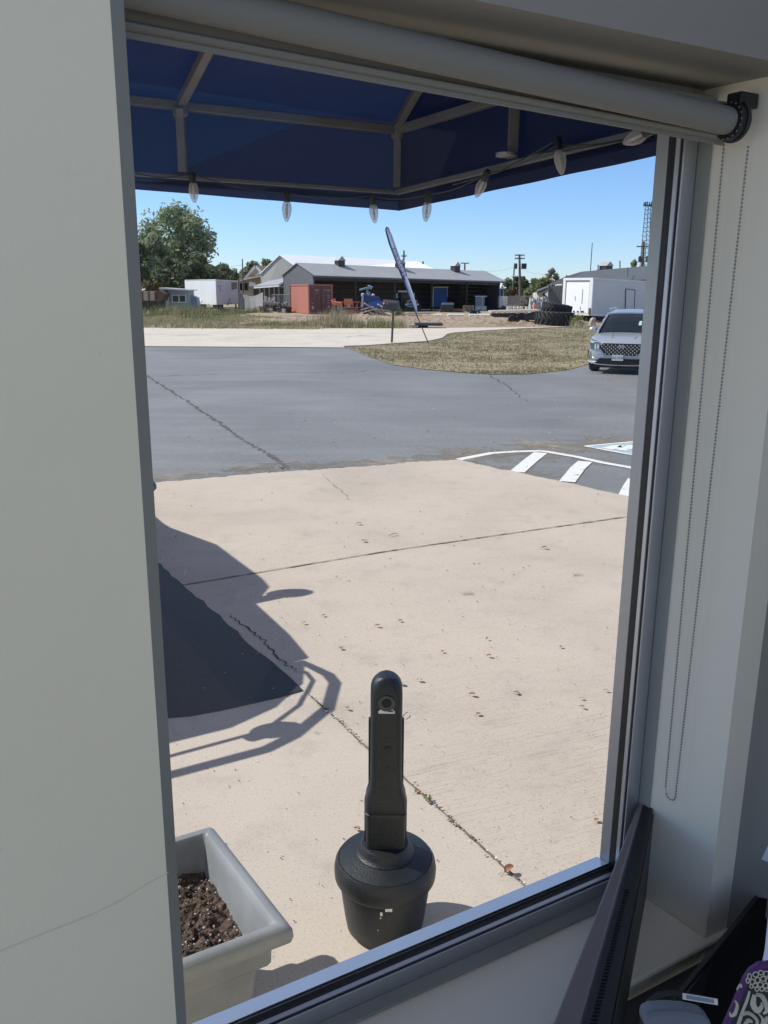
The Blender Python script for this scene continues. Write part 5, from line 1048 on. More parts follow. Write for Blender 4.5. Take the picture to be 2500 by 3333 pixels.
for j in range(6):
    for i in range(-6, 7):
        x = i*.104+(.052 if j % 2 else 0); z = .548+j*.047
        wlim = .43+.15*min(1, (z-.515)/.2) if z < .72 else .58-.6*(z-.72)
        if abs(x) > wlim-.03 or (abs(x) < .05 and .70 < z < .80): continue
        s_ = .024; yy = -.058+.08*abs(x)**3; mb.prism([(x-s_*.8, yy, z+s_*.5), (x-s_*.4, yy, z+s_), (x+s_*.4, yy, z+s_), (x+s_*.8, yy, z+s_*.5), (x, yy, z-s_*1.2)], (0, -.012, 0))
o = mb.build('stud', 'chrome'); o.parent = gro
mb = MB(); E_ = [(.075*cos(a), -.066, .755+.04*sin(a)) for a in [2*pi*k/20 for k in range(20)]]; mb.tube(E_, .006, 5, closed=True); mb.tube([(-.028, -.066, .728), (-.014, -.066, .784)], .006, 5); mb.tube([(.014, -.066, .728), (.028, -.066, .784)], .006, 5); mb.tube([(-.021, -.066, .752), (.021, -.066, .76)], .006, 5); carp(mb, 'emblem', 'chrome')
mb = MB(); mb.prism([(-.66, -.01, .34), (-.58, -.035, .42), (.58, -.035, .42), (.66, -.01, .34), (.60, -.03, .275), (-.60, -.03, .275)], (0, -.025, 0)); carp(mb, 'lower_grille', 'grille_black')
mb = MB(); mb.tube([(-.80, .02, .30), (-.64, -.05, .262), (-.3, -.065, .25), (.3, -.065, .25), (.64, -.05, .262), (.80, .02, .30)], .019, 6); carp(mb, 'lower_trim', 'chrome', smooth=True)
mb = MB(); mb.prism([(-.70, 0, .17), (.70, 0, .17), (.76, .02, .26), (-.76, .02, .26)], (0, .4, 0)); carp(mb, 'skid_plate', 'black_matte')
mb = MB(); mb.box(-.235, .075, -.075, -.065, .372, .53); plt = carp(mb, 'licence_plate', 'plate')
M = Matrix.Translation((-.08, -.078, .448)) @ Matrix.Rotation(pi/2, 4, 'X'); o = text_part('E10 W9Z', .085, M, 'plate_text', 'plate_ink'); o.parent = plt
mb = MB(); mb.prism([(.40, 1.62, 1.22), (.48, 1.62, 1.22), (.48, 1.72, 1.33), (.42, 1.72, 1.33)], (0, -.01, 0)); 
mb = MB(); mb.prism([(.25, 1.435, 1.255), (.335, 1.435, 1.255), (.335, 1.56, 1.385), (.265, 1.56, 1.385)], (0, -.02, .015)); carp(mb, 'hang_tag', 'tag_green')
mb = MB()
for sx in (-1, 1): mb.tube([(sx*.30, .25, .965), (sx*.36, .7, 1.052), (sx*.42, 1.1, 1.095)], .008, 5)
carp(mb, 'hood_crease', 'car_paint', smooth=True)
# ------------------------------------------------------------------ pickup truck whose shadow falls on the slab (stands left of the window)
TT = LW
t = thing('pickup_truck', 'dark red pickup with bull bar, only its shadow crossing the concrete', 'truck', LW(.3, 7, 0))
def truck(mb): mb.T = TT; return mb
pf = [(5.2, .45), (5.16, .85), (5.25, 1.14), (5.7, 1.20), (6.35, 1.22), (7.05, 1.80), (7.3, 1.86), (8.35, 1.84), (8.75, 1.32), (8.9, 1.30), (10.4, 1.30), (10.5, .5), (9.5, .45)]
def taper(z): return 1.23 if z < 1.25 else 1.23-.20*(z-1.22)/.6
rings = []
for side in (0, 1):
    rings.append([(taper(z) if side else .6-taper(z), D, z) for D, z in pf])
mb = truck(MB()); mb.loft(rings); mb.build('body', 'truck_paint', t, bevel=.03)
for s_ in (-.45, 1.03):
    for D in (6.1, 9.6): mb = truck(MB()); mb.tube([(s_-.12, D, .38), (s_+.12, D, .38)], .38, 20); mb.build('wheel', 'tyre', t)
mb = truck(MB()); mb.T = None; mb.prism([tuple(LW(*q)) for q in ((1.18, 5.21, .5), (1.05, 4.95, .5), (.8, 4.74, .5), (.5, 4.64, .5), (.1, 4.64, .5), (-.2, 4.74, .5), (-.45, 4.95, .5), (-.58, 5.21, .5))], (0, 0, .64)); mb.build('front_end', 'truck_paint', t, bevel=.03)
mb = truck(MB()); mb.tube([(.9, 5.2, 1.1), (1.16, 5.22, 1.13), (1.228, 4.98, 1.12), (1.228, 4.85, 1.10), (1.05, 4.58, 1.10), (.78, 4.40, 1.10), (.6, 4.34, 1.10), (-.3, 4.34, 1.10), (-.62, 4.8, 1.1), (-.55, 5.2, 1.1)], .030, 8)
mb.tube([(1.12, 5.2, .97), (1.225, 4.98, .985), (1.225, 4.85, .97), (1.03, 4.60, .97), (.76, 4.43, .97), (-.3, 4.40, .97), (-.6, 4.85, .97)], .013, 8)
mb.tube([(1.0, 4.75, .45), (.6, 4.52, .55), (0, 4.52, .55), (-.4, 4.75, .45)], .045, 8)
mb.build('bull_bar', 'steel_dark', t, smooth=True)
mb = truck(MB()); mb.blob((.80, 4.42, .99), (.13, .07, .075), 14, 8); mb.tube([(.62, 4.42, 1.02), (.9, 4.42, 1.0)], .03, 6); mb.build('spot_lamp', 'black_matte', t)
mb = truck(MB()); mb.tube([(1.12, 6.45, 1.26), (1.3, 6.55, 1.38)], .05, 6); mb.blob((1.37, 6.6, 1.43), (.15, .07, .12), 12, 8); mb.build('mirror', 'truck_paint', t, smooth=True)
# ================================================================== NEAR OBJECTS OUTSIDE
# --- smokers' receptacle
rc = Vector((.012, 2.46, .01)); RC = thing('ash_receptacle', "black plastic smokers' receptacle with round base outside the window", 'ash receptacle', rc)
def rp_(mb, name, m_='bin_plastic', **k): return local_part(mb, name, m_, RC, **k)
mb = MB(); mb.lathe([(.100, .1185), (.116, .121), (.127, .134), (.1345, .18), (.146, .27), (.152, .325), (.150, .33)], (0, 0, 0), 56); base_ = rp_(mb, 'base', smooth=True)
mb = MB(); mb.lathe([(.148, .318), (.161, .314), (.1665, .324), (.1680, .350), (.164, .374), (.154, .388), (.1525, .3865), (.151, .390), (.10, .404), (.088, .407)], (0, 0, 0), 64); lid = rp_(mb, 'lid', smooth=True)
mb = MB(); mb.lathe([(.096, .403), (.0955, .409), (.089, .414), (.083, .424), (.081, .436), (.076, .443), (.060, .445)], (0, 0, 0), 48); rp_(mb, 'collar', smooth=True)
def rrect(w_, d_, r, n=6):
    P = []
    for cx_, cy_, a0 in ((w_-r, d_-r, 0), (-w_+r, d_-r, pi/2), (-w_+r, -d_+r, pi), (w_-r, -d_+r, 3*pi/2)):
        for k in range(n+1): a = a0+pi/2*k/n; P.append((cx_+r*cos(a), cy_+r*sin(a)))
    return P
mb = MB(); rings = []
for z, w_, d_, r in ((.41, .056, .044, .016), (.425, .059, .046, .018), (.56, .061, .047, .018), (.565, .0615, .0475, .018), (.575, .0625, .048, .018), (.578, .0595, .046, .018), (.582, .0625, .048, .018), (.60, .0625, .048, .02), (.625, .060, .046, .02), (.66, .0505, .041, .02), (.70, .0475, .040, .02), (.90, .047, .040, .022), (.985, .047, .040, .024), (1.005, .046, .0395, .026), (1.02, .042, .0385, .028), (1.032, .035, .036, .028), (1.040, .024, .033, .02), (1.043, .012, .030, .01)): rings.append([(x, y, z) for x, y in rrect(w_, d_, r)])
rings = [[(x*1.06, y, z-.006) for x, y, z in q] for q in rings]
mb.loft(rings); stem = rp_(mb, 'stem', smooth=True)
for sx in (-1, 1):
    mb = MB(); mb.box(sx*.053-.003, sx*.053+.003, -.012, .012, .64, .885); mb.box(sx*.0655-.003, sx*.0655+.003, -.013, .013, .45, .60)
    mb.prism([(sx*.0475, -.012, .64), (sx*.0535, -.012, .66), (sx*.0685, -.012, .60), (sx*.0625, -.012, .598)], (0, .024, 0)); rp_(mb, 'side_seam', bevel=.0015)
mb = MB(); mb.tube([(0, -.040, .958), (0, -.0435, .958)], .026, 28); rp_(mb, 'port_rim', 'bin_rim', smooth=True)
mb = MB(); mb.tube([(0, -.0405, .961), (0, -.0446, .961)], .0152, 24); rp_(mb, 'port_hole', 'dark_void')
mb = MB(); y_ = -.0412; mb.poly([(-.025, y_, .908), (.026, y_, .908), (.026, y_, .9155), (.019, y_, .921), (.014, y_, .9265), (.008, y_, .9235), (-.004, y_, .925), (-.010, y_, .928), (-.018, y_, .921), (-.025, y_, .9165)]); stk = rp_(mb, 'sticker_remnant', 'sticker')
mb = MB(); y_ = -.0420; mb.poly([(.004, y_, .914), (.022, y_, .9125), (.02, y_, .918), (.008, y_, .9205)]); mb.poly([(-.011, y_, .918), (-.008, y_, .918), (-.008, y_, .921), (-.011, y_, .921)]); o = mb.build('print', 'steel_dark'); o.parent = stk; stk.location.z = .016
mb = MB(); mb.tube([(.004, -.040, .80), (.004, -.0425, .80)], .010, 16); mb.tube([(.004, -.040, .735), (.004, -.0420, .735)], .005, 10); mb.box(-.012, .024, -.0410, -.0398, .838, .8395); mb.box(-.0125, -.0115, -.0412, -.0398, .68, .84); mb.box(-.0125, -.0115, -.0488, -.046, .45, .55); mb.tube([(-.001, -.047, .545), (-.001, -.0485, .545)], .007, 12); rp_(mb, 'stem_detail', 'black_matte')
def onlid(a, z, r): return (r*sin(a), -r*cos(a), z)
mb = MB()
for (a, z, w_, h__, r) in ((.02, .300, .005, .016, .1548), (.125, .298, .006, .017, .1548), (.07, .299, .02, .013, .1547), (-.075, .283, .0075, .014, .1542), (-.09, .272, .004, .006, .154), (-.14, .225, .003, .005, .1525)): 
    mb.quad(onlid(a-w_/.31, z, r+.0008), onlid(a+w_/.31, z, r+.0008), onlid(a+w_/.31, z+h__, r+.0018), onlid(a-w_/.31, z+h__, r+.0018))
rp_(mb, 'label_scrap', 'sticker')
def rescale(o):
    for v in o.data.vertices: v.co = (v.co.x*1.057, v.co.y*1.057, v.co.z*1.057-.125)
for o in list(RC.children):
    rescale(o)
    for c in o.children: rescale(c)
RC.location = (.0127, 2.60, .010); stk.location.z = .0
for o in list(RC.children):
    if o.name.startswith('sticker'): o.location.z = .017
# --- planter
def LWP(s_, D, z): return LW(s_+.022-(D-1.94)*.0756, D, z)
PL = thing('planter_box', 'grey plastic rectangular planter filled with potting soil', 'planter', LW(.45, 2.2, .01)); P0 = parent_world(PL)
def prect(s0, s1, D0, D1, z, r=.02): 
    c_ = ((s0+s1)/2, (D0+D1)/2); return [(c_[0]+x, c_[1]+y, z) for x, y in rrect((s1-s0)/2, (D1-D0)/2, r, 4)]
S0, S1, D0_, D1_ = -.30, .79, 1.925, 2.505
def ins(k, z, r=.02): return prect(S0+k, S1-k, D0_+k, D1_-k, z, r)
rings = [ins(.105, .012, .014), ins(.10, .02, .014), ins(.085, .20, .014), ins(.078, .275, .014), ins(.074, .285, .014), ins(.050, .302, .014), ins(.046, .31, .014), ins(.044, .375, .014), ins(.036, .385, .014), ins(.012, .388, .014), ins(.002, .395, .014), ins(-.002, .410, .014), ins(.0, .432, .014), ins(.010, .446, .014), ins(.022, .450, .014), ins(.036, .448, .014), ins(.044, .438, .014), ins(.050, .42, .014), ins(.058, .37, .02), ins(.078, .25, .02)]
mb = MB(LWP); mb.loft(rings, capb=False); mb.build('box', 'planter_plastic', PL, smooth=True)
mb = MB(LWP); rs = random.Random(9); nx_, ny_ = 96, 60; vs = []
for j in range(ny_+1):
    for i in range(nx_+1):
        s_ = S0+.062+(S1-S0-.124)*i/nx_; D = D0_+.062+(D1_-D0_-.124)*j/ny_
        z = .325+.035*noise.noise(Vector((s_*4, D*4, 1)))+.016*noise.noise(Vector((s_*22, D*22, 2)))+.011*noise.noise(Vector((s_*60, D*60, 5)))+rs.uniform(-.003, .003); vs.append((s_, D, z))
mb.add(vs, [(j*(nx_+1)+i, j*(nx_+1)+i+1, (j+1)*(nx_+1)+i+1, (j+1)*(nx_+1)+i) for j in range(ny_) for i in range(nx_)])
sb = mb.build('potting_soil', 'soil_pot', PL)
def soilz(s_, D): return .325+.035*noise.noise(Vector((s_*4, D*4, 1)))+.016*noise.noise(Vector((s_*22, D*22, 2)))+.012
mb = MB(LWP); 
for k in range(520):
    s_, D = rs.uniform(S0+.07, S1-.07), rs.uniform(D0_+.07, D1_-.07); r = rs.uniform(.0014, .0042); mb.blob((s_, D, soilz(s_, D)), (r, r, r*.8), 6, 4, .2, rs)
mb.build('perlite', 'perlite', sb)['kind'] = 'stuff'
mb = MB(LWP)
for k in range(200):
    s_, D = rs.uniform(S0+.1, S1-.1), rs.uniform(D0_+.1, D1_-.1); a = rs.uniform(0, 6.3); l = rs.uniform(.008, .035); z = soilz(s_, D); mb.tube([(s_, D, z-.003), (s_+cos(a)*l*.5, D+sin(a)*l*.5, z+rs.uniform(.002, .012)), (s_+cos(a+.6)*l, D+sin(a+.6)*l, z)], .0009, 3)
for k in range(420):
    s_, D = rs.uniform(S0+.1, S1-.1), rs.uniform(D0_+.1, D1_-.1); r = rs.uniform(.005, .013); mb.blob((s_, D, soilz(s_, D)-.004), (r, r, r*.8), 6, 4, .35, rs, 1)
mb.build('roots_and_clods', ['root', 'soil_pot'], sb)['kind'] = 'stuff'
# --- leaves, each one a thing
def dead_leaf(kind, rnd):
    mb = MB(); n = 7; L_ = .030; vs = []
    for i in range(n+1):
        u_ = i/n; hw = .013*sin(pi*min(1, u_*1.02))**.7*(1+.25*rnd.uniform(-1, 1)); zc_ = .006*sin(u_*pi)+.010*u_*kind
        for k in range(5): v = (k-2)/2; vs.append((-L_/2+L_*u_, v*hw, zc_+abs(v)**1.5*(.007+.004*kind)))
    mb.add(vs, [(i*5+k, i*5+k+1, (i+1)*5+k+1, (i+1)*5+k) for i in range(n) for k in range(4)])
    mb.tube([(-L_/2, 0, 0), (-L_*.8, .004, .002), (-L_*1.1, .002, .003)], .0009, 4); return mb
lp = []
for kind, m_ in ((0, 'leaf_dead'), (1, 'leaf_tan'), (1.6, 'leaf_dead')):
    o = dead_leaf(kind, R).build('fallen_leaf', m_, fix=False); lp.append(o)
lpos = [(1441, 2119, 'reddish curled leaf with long stem, lying upper right of the receptacle top'), (1586, 2079, 'tan curled leaf, upper of two above the slab centre'), (1591, 2135, 'small tan leaf with hooked stem'), (1826, 2104, 'tan folded leaf near the window frame'), (1366, 2213, 'pale red leaf just right of the receptacle top'), (1536, 2261, 'two-toned orange leaf in the slab centre'), (1682, 2254, 'narrow dark leaf in the slab centre right'), (1892, 2272, 'brown leaf, upper of a pair near the window frame'), (1895, 2301, 'tan leaf, lower of a pair near the window frame'), (1558, 2323, 'tiny reddish leaf bit'), (1303, 2225, 'leaf half hidden behind the receptacle top'), (1772, 1783, 'wide pale brown leaf beyond the long joint line'), (1303, 2019, 'flat tan leaf above the receptacle'), (1973, 2247, 'small brown leaf touching the window frame edge'), (1228, 2037, 'red-brown leaf with pale side, nearest the mirror shadow'), (1111, 2109, 'dark curled leaf by the bull bar shadow'), (1183, 1761, 'small brown leaf with stem near the far slab'), (1131, 2305, 'dark leaf left of the receptacle top'), (1054, 2002, 'small brown leaf at the mirror shadow'), (990, 2027, 'tiny brown leaf in the truck shadow edge'), (1655, 2835, 'large curled brown leaf caught in the slab joint near the window'), (1357, 2575, 'reddish leaf caught in the slab joint'), (1168, 1704, 'small dark leaf on the far slab'), (1162, 2700, 'pale orange leaf left of the receptacle stem'), (1942, 2668, 'small brown scrap beside the lower window frame'), (600, 1300, 'pale scrap of leaf lying on the asphalt seam')]
for i, (x, y, lab) in enumerate(lpos):
    o = lp[i % 3] if i < 3 else lp[i % 3].copy()
    if i >= 3: col.objects.link(o)
    g = G(x, y, .018); o.location = (g.x, g.y, .016 if y > 1600 else .004); sc_ = R.uniform(.75, 1.1)*(1.0 if y > 2000 else 1.4); o.scale = (sc_, sc_, sc_*.55)
    o.rotation_euler = (R.uniform(-.15, .15), R.uniform(-.1, .12), R.uniform(-1.2, 1.2)); tag(o, lab, 'leaf', 'fallen leaves on the concrete')
    if 'large' in lab or 'hidden behind' in lab: o.scale = (1.35, 1.35, .8)
for x, y, x2, y2, lab in ((1265, 1743, 1296, 1735, 'grey bark chip on the slab beyond the joint line'), (1311, 2332, 1326, 2318, 'thin curved twig right of the receptacle top'), (1178, 1755, 1196, 1759, 'short dark twig near the far slab centre'), (605, 1855, 600, 1872, 'white hooked scrap in the truck shadow')):
    a, b = G(x, y, .022), G(x2, y2, .022); mb = MB(); mb.tube([a, a.lerp(b, .5)+Vector((.004, .006, .006)), b], [.003, .006 if 'bark' in lab else .003, .003], 5, flat=.5); tag(mb.build('twig' if 'bark' not in lab else 'bark_chip', 'bark_chip' if 'white' not in lab else 'chip_white'), lab, 'twig', 'twigs and chips on the concrete')
# sprout in the joint
mb = MB(); a = G(1395, 2607, .01); rs = random.Random(6)
for k in range(11):
    an = rs.uniform(0, 6.3); l = rs.uniform(.015, .03); d = Vector((cos(an), sin(an), 0)); s_ = a+Vector((rs.uniform(-.02, .02), rs.uniform(-.015, .015), 0)); w_ = d.cross(Vector((0, 0, 1)))*.007; tpz = Vector((0, 0, rs.uniform(.012, .03)))
    mb.quad(s_, s_+d*l*.5+w_+tpz*.7, s_+d*l+tpz, s_+d*l*.5-w_+tpz*.7)
tag(mb.build('weed_sprout', 'weed_green', fix=False), 'little green sprout growing in the slab joint right of the receptacle', 'weed')
# grit and crumbs
mb = MB(); rs = random.Random(41)
for k in range(420):
    x, y = rs.uniform(500, 2030), rs.uniform(1590, 3050); 
    if x > 2060-(y-1590)*.07: continue
    g = G(x, y, .014); r = rs.uniform(.0012, .0035)*(1+max(0, (2300-y)/900)); mb.blob((g.x, g.y, .0145+r*.3), (r*1.5, r, r*.6), 5, 3, .3, rs, 0 if rs.random() < .72 else 1)
for k in range(170):                                             # gravel in the joint
    i = rs.randrange(len(jl)-1); p = jl[i].lerp(jl[i+1], rs.random()); r = rs.uniform(.0015, .006); mb.blob((p.x+rs.gauss(0, .009), p.y+rs.gauss(0, .009), .019), (r*1.3, r, r*.6), 5, 3, .3, rs, rs.choice((0, 0, 1, 2)))
for k in range(160):
    p = c1.lerp(l1, rs.random()); r = rs.uniform(.002, .007); mb.blob((p.x+rs.gauss(0, .02), p.y+rs.gauss(0, .02), .018), (r*1.3, r, r*.5), 5, 3, .3, rs, rs.choice((0, 0, 2)))
for k in range(90):
    x, y = rs.uniform(480, 2030), rs.uniform(1230, 1500); g = G(x, y); r = rs.uniform(.004, .009); mb.blob((g.x, g.y, .004), (r*1.5, r, r*.6), 5, 3, .3, rs, rs.choice((0, 1)))
tag(mb.build('pavement_grit', ['bark_chip', 'chip_white', 'rock'], fix=False), 'scattered crumbs of grit and leaf litter on the pavement', 'grit', kind='stuff')
# ------------------------------------------------------------------ awning (fabric hood on a tube frame) and its light string
AD, AS = 2.526, 1.48; zl = lambda s_: 2.452+(1.48-s_)*.018; zlow = 2.505
AW = thing('window_awning', 'navy blue fabric awning on a square tube frame above the window', 'awning', LW(.6, 1.9, 2.3))
zt_ = 2.69; slope = .335; s_hip = 1.20; Dw_ = 1.33; zw = zt_+slope*(AD-Dw_)
def fab(pts, name='fabric'):                                     # double-walled cloth, 4 mm apart
    return MB(LW).poly(pts)
SL = -2.2
mb = MB(LW)
mb.quad((SL, AD+.022, zlow-.01), (AS+.022, AD+.022, zlow-.01), (AS+.022, AD+.022, zt_+.022), (SL, AD+.022, zt_+.022))       # front drop
mb.quad((SL, AD+.022, zt_+.022), (AS+.022, AD+.022, zt_+.022), (s_hip, Dw_, zw+.03), (SL, Dw_, zw+.03))            # slope
mb.quad((AS+.022, AD+.022, zt_+.022), (AS+.022, Dw_, zt_+.022), (s_hip+.02, Dw_, zw+.03), (s_hip, Dw_, zw+.03))    # end slope
mb.quad((AS+.022, AD+.022, zlow-.01), (AS+.022, Dw_, zlow+.02), (AS+.022, Dw_, zt_+.022), (AS+.022, AD+.022, zt_+.022)) # end drop
mb.build('hood_fabric', 'canvas', AW)
mb = MB(LW); N = 60; vs = []
for i in range(N+1):
    s_ = SL+(AS+.024-SL)*i/N; wv = .003*sin(s_*21)
    vs += [(s_, AD+.024+wv, zlow-.008), (s_, AD+.012+wv, (zlow+zl(s_))/2), (s_, AD+.020+wv, zl(s_))]
mb.add(vs, [(i*3+k, (i+1)*3+k, (i+1)*3+k+1, i*3+k+1) for i in range(N) for k in range(2)])
vs = []
for i in range(N+1):
    D = AD+.024-(AD+.024-Dw_)*i/N; wv = .003*sin(D*21); e = (AD-D)*.032; vs += [(AS+.024+wv, D, zlow-.008+e), (AS+.012+wv, D, 2.48+e), (AS+.020+wv, D, 2.452+e)]
mb.add(vs, [(i*3+k, (i+1)*3+k, (i+1)*3+k+1, i*3+k+1) for i in range(N) for k in range(2)]); mb.build('valance', 'canvas', AW)
def bar(a, b, w_=.0118):
    a, b = Vector(LW(*a)), Vector(LW(*b)); m_ = MB(); m_.tube([a, b], w_*1.414, 4); return m_.build('frame_tube', 'awning_tube', AW, bevel=.002)
g_ = .016
bar((SL, AD, zt_), (AS, AD, zt_)); bar((SL, AD, zlow), (AS, AD, zlow), .006); bar((AS, AD, zt_), (AS, Dw_, zt_)); bar((AS, AD, zlow), (AS, Dw_, zlow+.035), .008)
bar((AS, AD, zlow+.014), (AS, AD, zt_-.017)); bar((AS-.012, AD-.02, zt_+.012), (s_hip, Dw_, zw))
for s_ in (.782, -.2, -1.2): bar((s_, AD-.001, zlow+.014), (s_, AD-.001, zt_-.017)); bar((s_, AD-.018, zt_+.008), (s_, Dw_, zw))
bar((AS, 1.93, zlow+.03), (AS, 1.93, zt_-.017), .013); 
mb = MB(LW); mb.tube([(AS-.02, 1.93, zlow+.035), (AS-.02, 1.93, zlow+.043)], .028, 14); mb.build('foot_plate', 'aluminium', AW)
for q in ((.782, AD-.004, zt_-.012), (AS, AD, zt_-.008)): mb = MB(LW); mb.blob(q, .024, 8, 6, .15, R); mb.build('weld_joint', 'awning_tube', AW, smooth=True)
# light string
LS = thing('light_string', 'thin green light string cable along the awning edge', 'light string', LW(1.0, 2.4, 2.4))
def on_front(x, y): s_, z = Wp(x, y, AD-.035); return Vector(LW(s_, AD-.035, z))
def on_end(x, y): D, z = Sp(x, y, AS-.035); return Vector(LW(AS-.035, D, z))
bl = [('f', (622, 563), (628, 597), (634, 660)), ('f', (934, 628), (934, 658), (933, 722)), ('f', (1203, 636), (1214, 667), (1221, 727)), ('e', (1393, 632), (1392, 660), (1385, 722)), ('e', (1590, 560), (1575, 587), (1550, 641)), ('e', (1815, 470), (1820, 492), (1829, 567)), ('e', (2125, 424), (2098, 434), (2031, 465))]
labs = ['clear bulb hanging before the tallest tree', 'clear bulb second from the left, against plain sky', 'clear bulb just left of the awning corner', 'clear bulb just right of the awning corner', 'clear bulb tilted left under the awning foot plate', 'clear bulb hanging beside the crossed cables', 'large clear bulb lying sideways against the window frame top']
cab = MB(); cpts = [on_front(440, 562)]
proto = None
for (pl, a, b, c), lab in zip(bl, labs):
    f_ = on_front if pl == 'f' else on_end; A_, B_, C_ = f_(*a), f_(*b), f_(*c); cpts.append(A_)
    if proto is None:
        proto = thing('bulb', lab, 'light bulb', (0, 0, 0), 'clear bulbs on the awning light string')
        mb = MB(); mb.lathe([(.004, -.0585), (.0085, -.050), (.0125, -.038), (.0148, -.026), (.0152, -.018), (.0135, -.008), (.0105, -.001), (.009, .002)], (0, 0, 0), 20); mb.build('bulb_glass', 'bulb_shell', smooth=True).parent = proto
        mb = MB(); mb.lathe([(.0095, 0), (.0105, .004), (.0105, .030), (.008, .034)], (0, 0, 0), 14); mb.build('socket', 'lamp_socket', smooth=True).parent = proto
        mb = MB(); mb.tube([(0, 0, -.048), (0, 0, -.03), (0, 0, -.004)], [.0025, .0045, .003], 8); mb.build('filament', 'chip_white').parent = proto
        o = proto
    else: o = copy_tree(proto); o['label'] = lab
    o.location = B_; d = (B_-C_).normalized(); o.rotation_euler = d.to_track_quat('Z', 'Y').to_euler(); k = (C_-B_).length/.0585; o.scale = (max(.9, min(1.15, k)),)*2+(k,)
ext = [on_end(2160, 420)]
allp = cpts+ext; pts = []
for a, b in zip(allp, allp[1:]):
    for k in range(8): u_ = k/8; pts.append(a.lerp(b, u_)-Vector((0, 0, .012*4*u_*(1-u_))))
cab.tube(pts, .0015, 5); cab.tube([on_end(1480, 600)+nd*.01, on_end(1620, 560), on_end(1700, 520), on_end(1800, 462)], .002, 5); cab.tube([on_end(1740, 500), on_end(1850, 490), on_end(2050, 455)], .002, 5); cab.build('cable', 'wire_green', LS, smooth=True)
# ================================================================== BUILDING WALL, WINDOW, ROOM
Din, Dg = 1.0, 1.2195; sR, zB = 1.305, .920; sJ, zS = 1.362, .877; sL = .2535; zH = 2.556
W = MB(LW)
W.box(-3.0, sL-.012, Din, 1.32, -.3, 3.3); W = struct(W.build('window_wall', 'wall_paint', bevel=.0))
sm = MB(); pts_ = [Wp(x, y, Din-.0004) for x, y in ((-20, 3102), (80, 3062), (180, 3022), (300, 2975), (400, 2925), (480, 2875), (548, 2838))]
for (a_, za_), (b_, zb_) in zip(pts_, pts_[1:]): sm.quad(LW(a_, Din-.0004, za_), LW(b_, Din-.0004, zb_), LW(b_, Din-.0004, zb_-.0016), LW(a_, Din-.0004, za_-.0012))
struct(sm.build('scuff_mark', 'scuff'))
sm = MB(LW)
for x, y, q in ((4, 2766, .0022), (323, 1150, .0018), (330, 1154, .0012), (523, 2895, .0012), (90, 1500, .001), (250, 560, .0009)): a_, za_ = Wp(x, y, Din-.0006); sm.blob((a_, Din-.0002, za_), (q, .0006, q*.8), 7, 5)
struct(sm.build('wall_nick', 'jamb_paint'))
W2 = MB(LW); W2.prism([(sR+.0397, 1.2618, -.3), (sR+.0397, 1.164, -.3), (sJ, Din, -.3), (1.43, Din, -.3), (1.43, 1.32, -.3), (1.40, 1.32, -.3), (1.40, 1.2618, -.3)], (0, 0, 3.6)); struct(W2.build('window_wall', 'jamb_paint'))
W3 = MB(LW); W3.box(sL-.012, sJ, Din+.001, 1.319, -.3, zS-.03); struct(W3.build('window_wall', 'wall_paint'))
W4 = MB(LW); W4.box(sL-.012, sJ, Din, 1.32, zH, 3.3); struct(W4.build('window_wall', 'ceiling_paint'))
cb_ = MB(LW); cb_.prism([(sL-.0121, Din-.0005, -.3), (sL+.0045, Din+.010, -.3), (sL+.006, 1.3, -.3), (sL-.0121, 1.3, -.3)], (0, 0, 3.6)); struct(cb_.build('corner_bead', 'caulk'))
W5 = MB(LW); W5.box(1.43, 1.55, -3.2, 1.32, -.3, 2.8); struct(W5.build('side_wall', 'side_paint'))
cl_ = MB(LW); cl_.box(-3.0, 1.55, .86, 1.32, 3.301, 3.4); struct(cl_.build('ceiling', 'ceiling_paint'))  # cut back to a strip to let open sky light the room
fl_ = MB(LW); fl_.box(-5.0, 1.55, -9, 1.32, -.02, .03); struct(fl_.build('floor', 'floor_tile'))
rv = MB(LW); rv.box(1.36, 1.43, 1.33, 1.6, -.3, .0); 
sl2 = MB(LW); sl2.prism([(sL-.4, .983, zS-.014), (1.4295, .983, zS-.014), (1.4295, Din-.0004, zS-.014), (sJ-.0005, Din-.0004, zS-.014), (sR+.039, 1.165, zS-.014), (sR+.039, 1.19, zS-.014), (sL-.0119, 1.19, zS-.014), (sL-.0119, Din-.0004, zS-.014), (sL-.4, Din-.0004, zS-.014)], (0, 0, .014))
si = tag(sl2.build('window_sill', 'jamb_paint', bevel=.006), 'smooth white window sill below the aluminium frame', 'sill')
# window frame in nested rings
WF = thing('shop_window', 'large fixed shop window in brushed aluminium frame', 'window', LW(.8, Dg, zB))
def ring(name, m_, s0, s1, z0, z1, w_, Da, Db, parent=WF, bevel=.0012):
    mb = MB(LW); o_ = [(s0-w_, z0-w_), (s1+w_, z0-w_), (s1+w_, z1+w_), (s0-w_, z1+w_)]; i_ = [(s0, z0), (s1, z0), (s1, z1), (s0, z1)]
    for k in range(4):
        j = (k+1) % 4; a, b, c, d = i_[k], i_[j], o_[j], o_[k]
        mb.hexa([(a[0], Da, a[1]), (b[0], Da, b[1]), (c[0], Da, c[1]), (d[0], Da, d[1]), (a[0], Db, a[1]), (b[0], Db, b[1]), (c[0], Db, c[1]), (d[0], Db, d[1])])
    return mb.build(name, m_, parent, bevel=bevel)
zT = 2.535; sF = .24
ring('outer_frame', 'alu_shaded', sF, sR, zB, zT, .060, Dg+.0125, Dg+.0425)
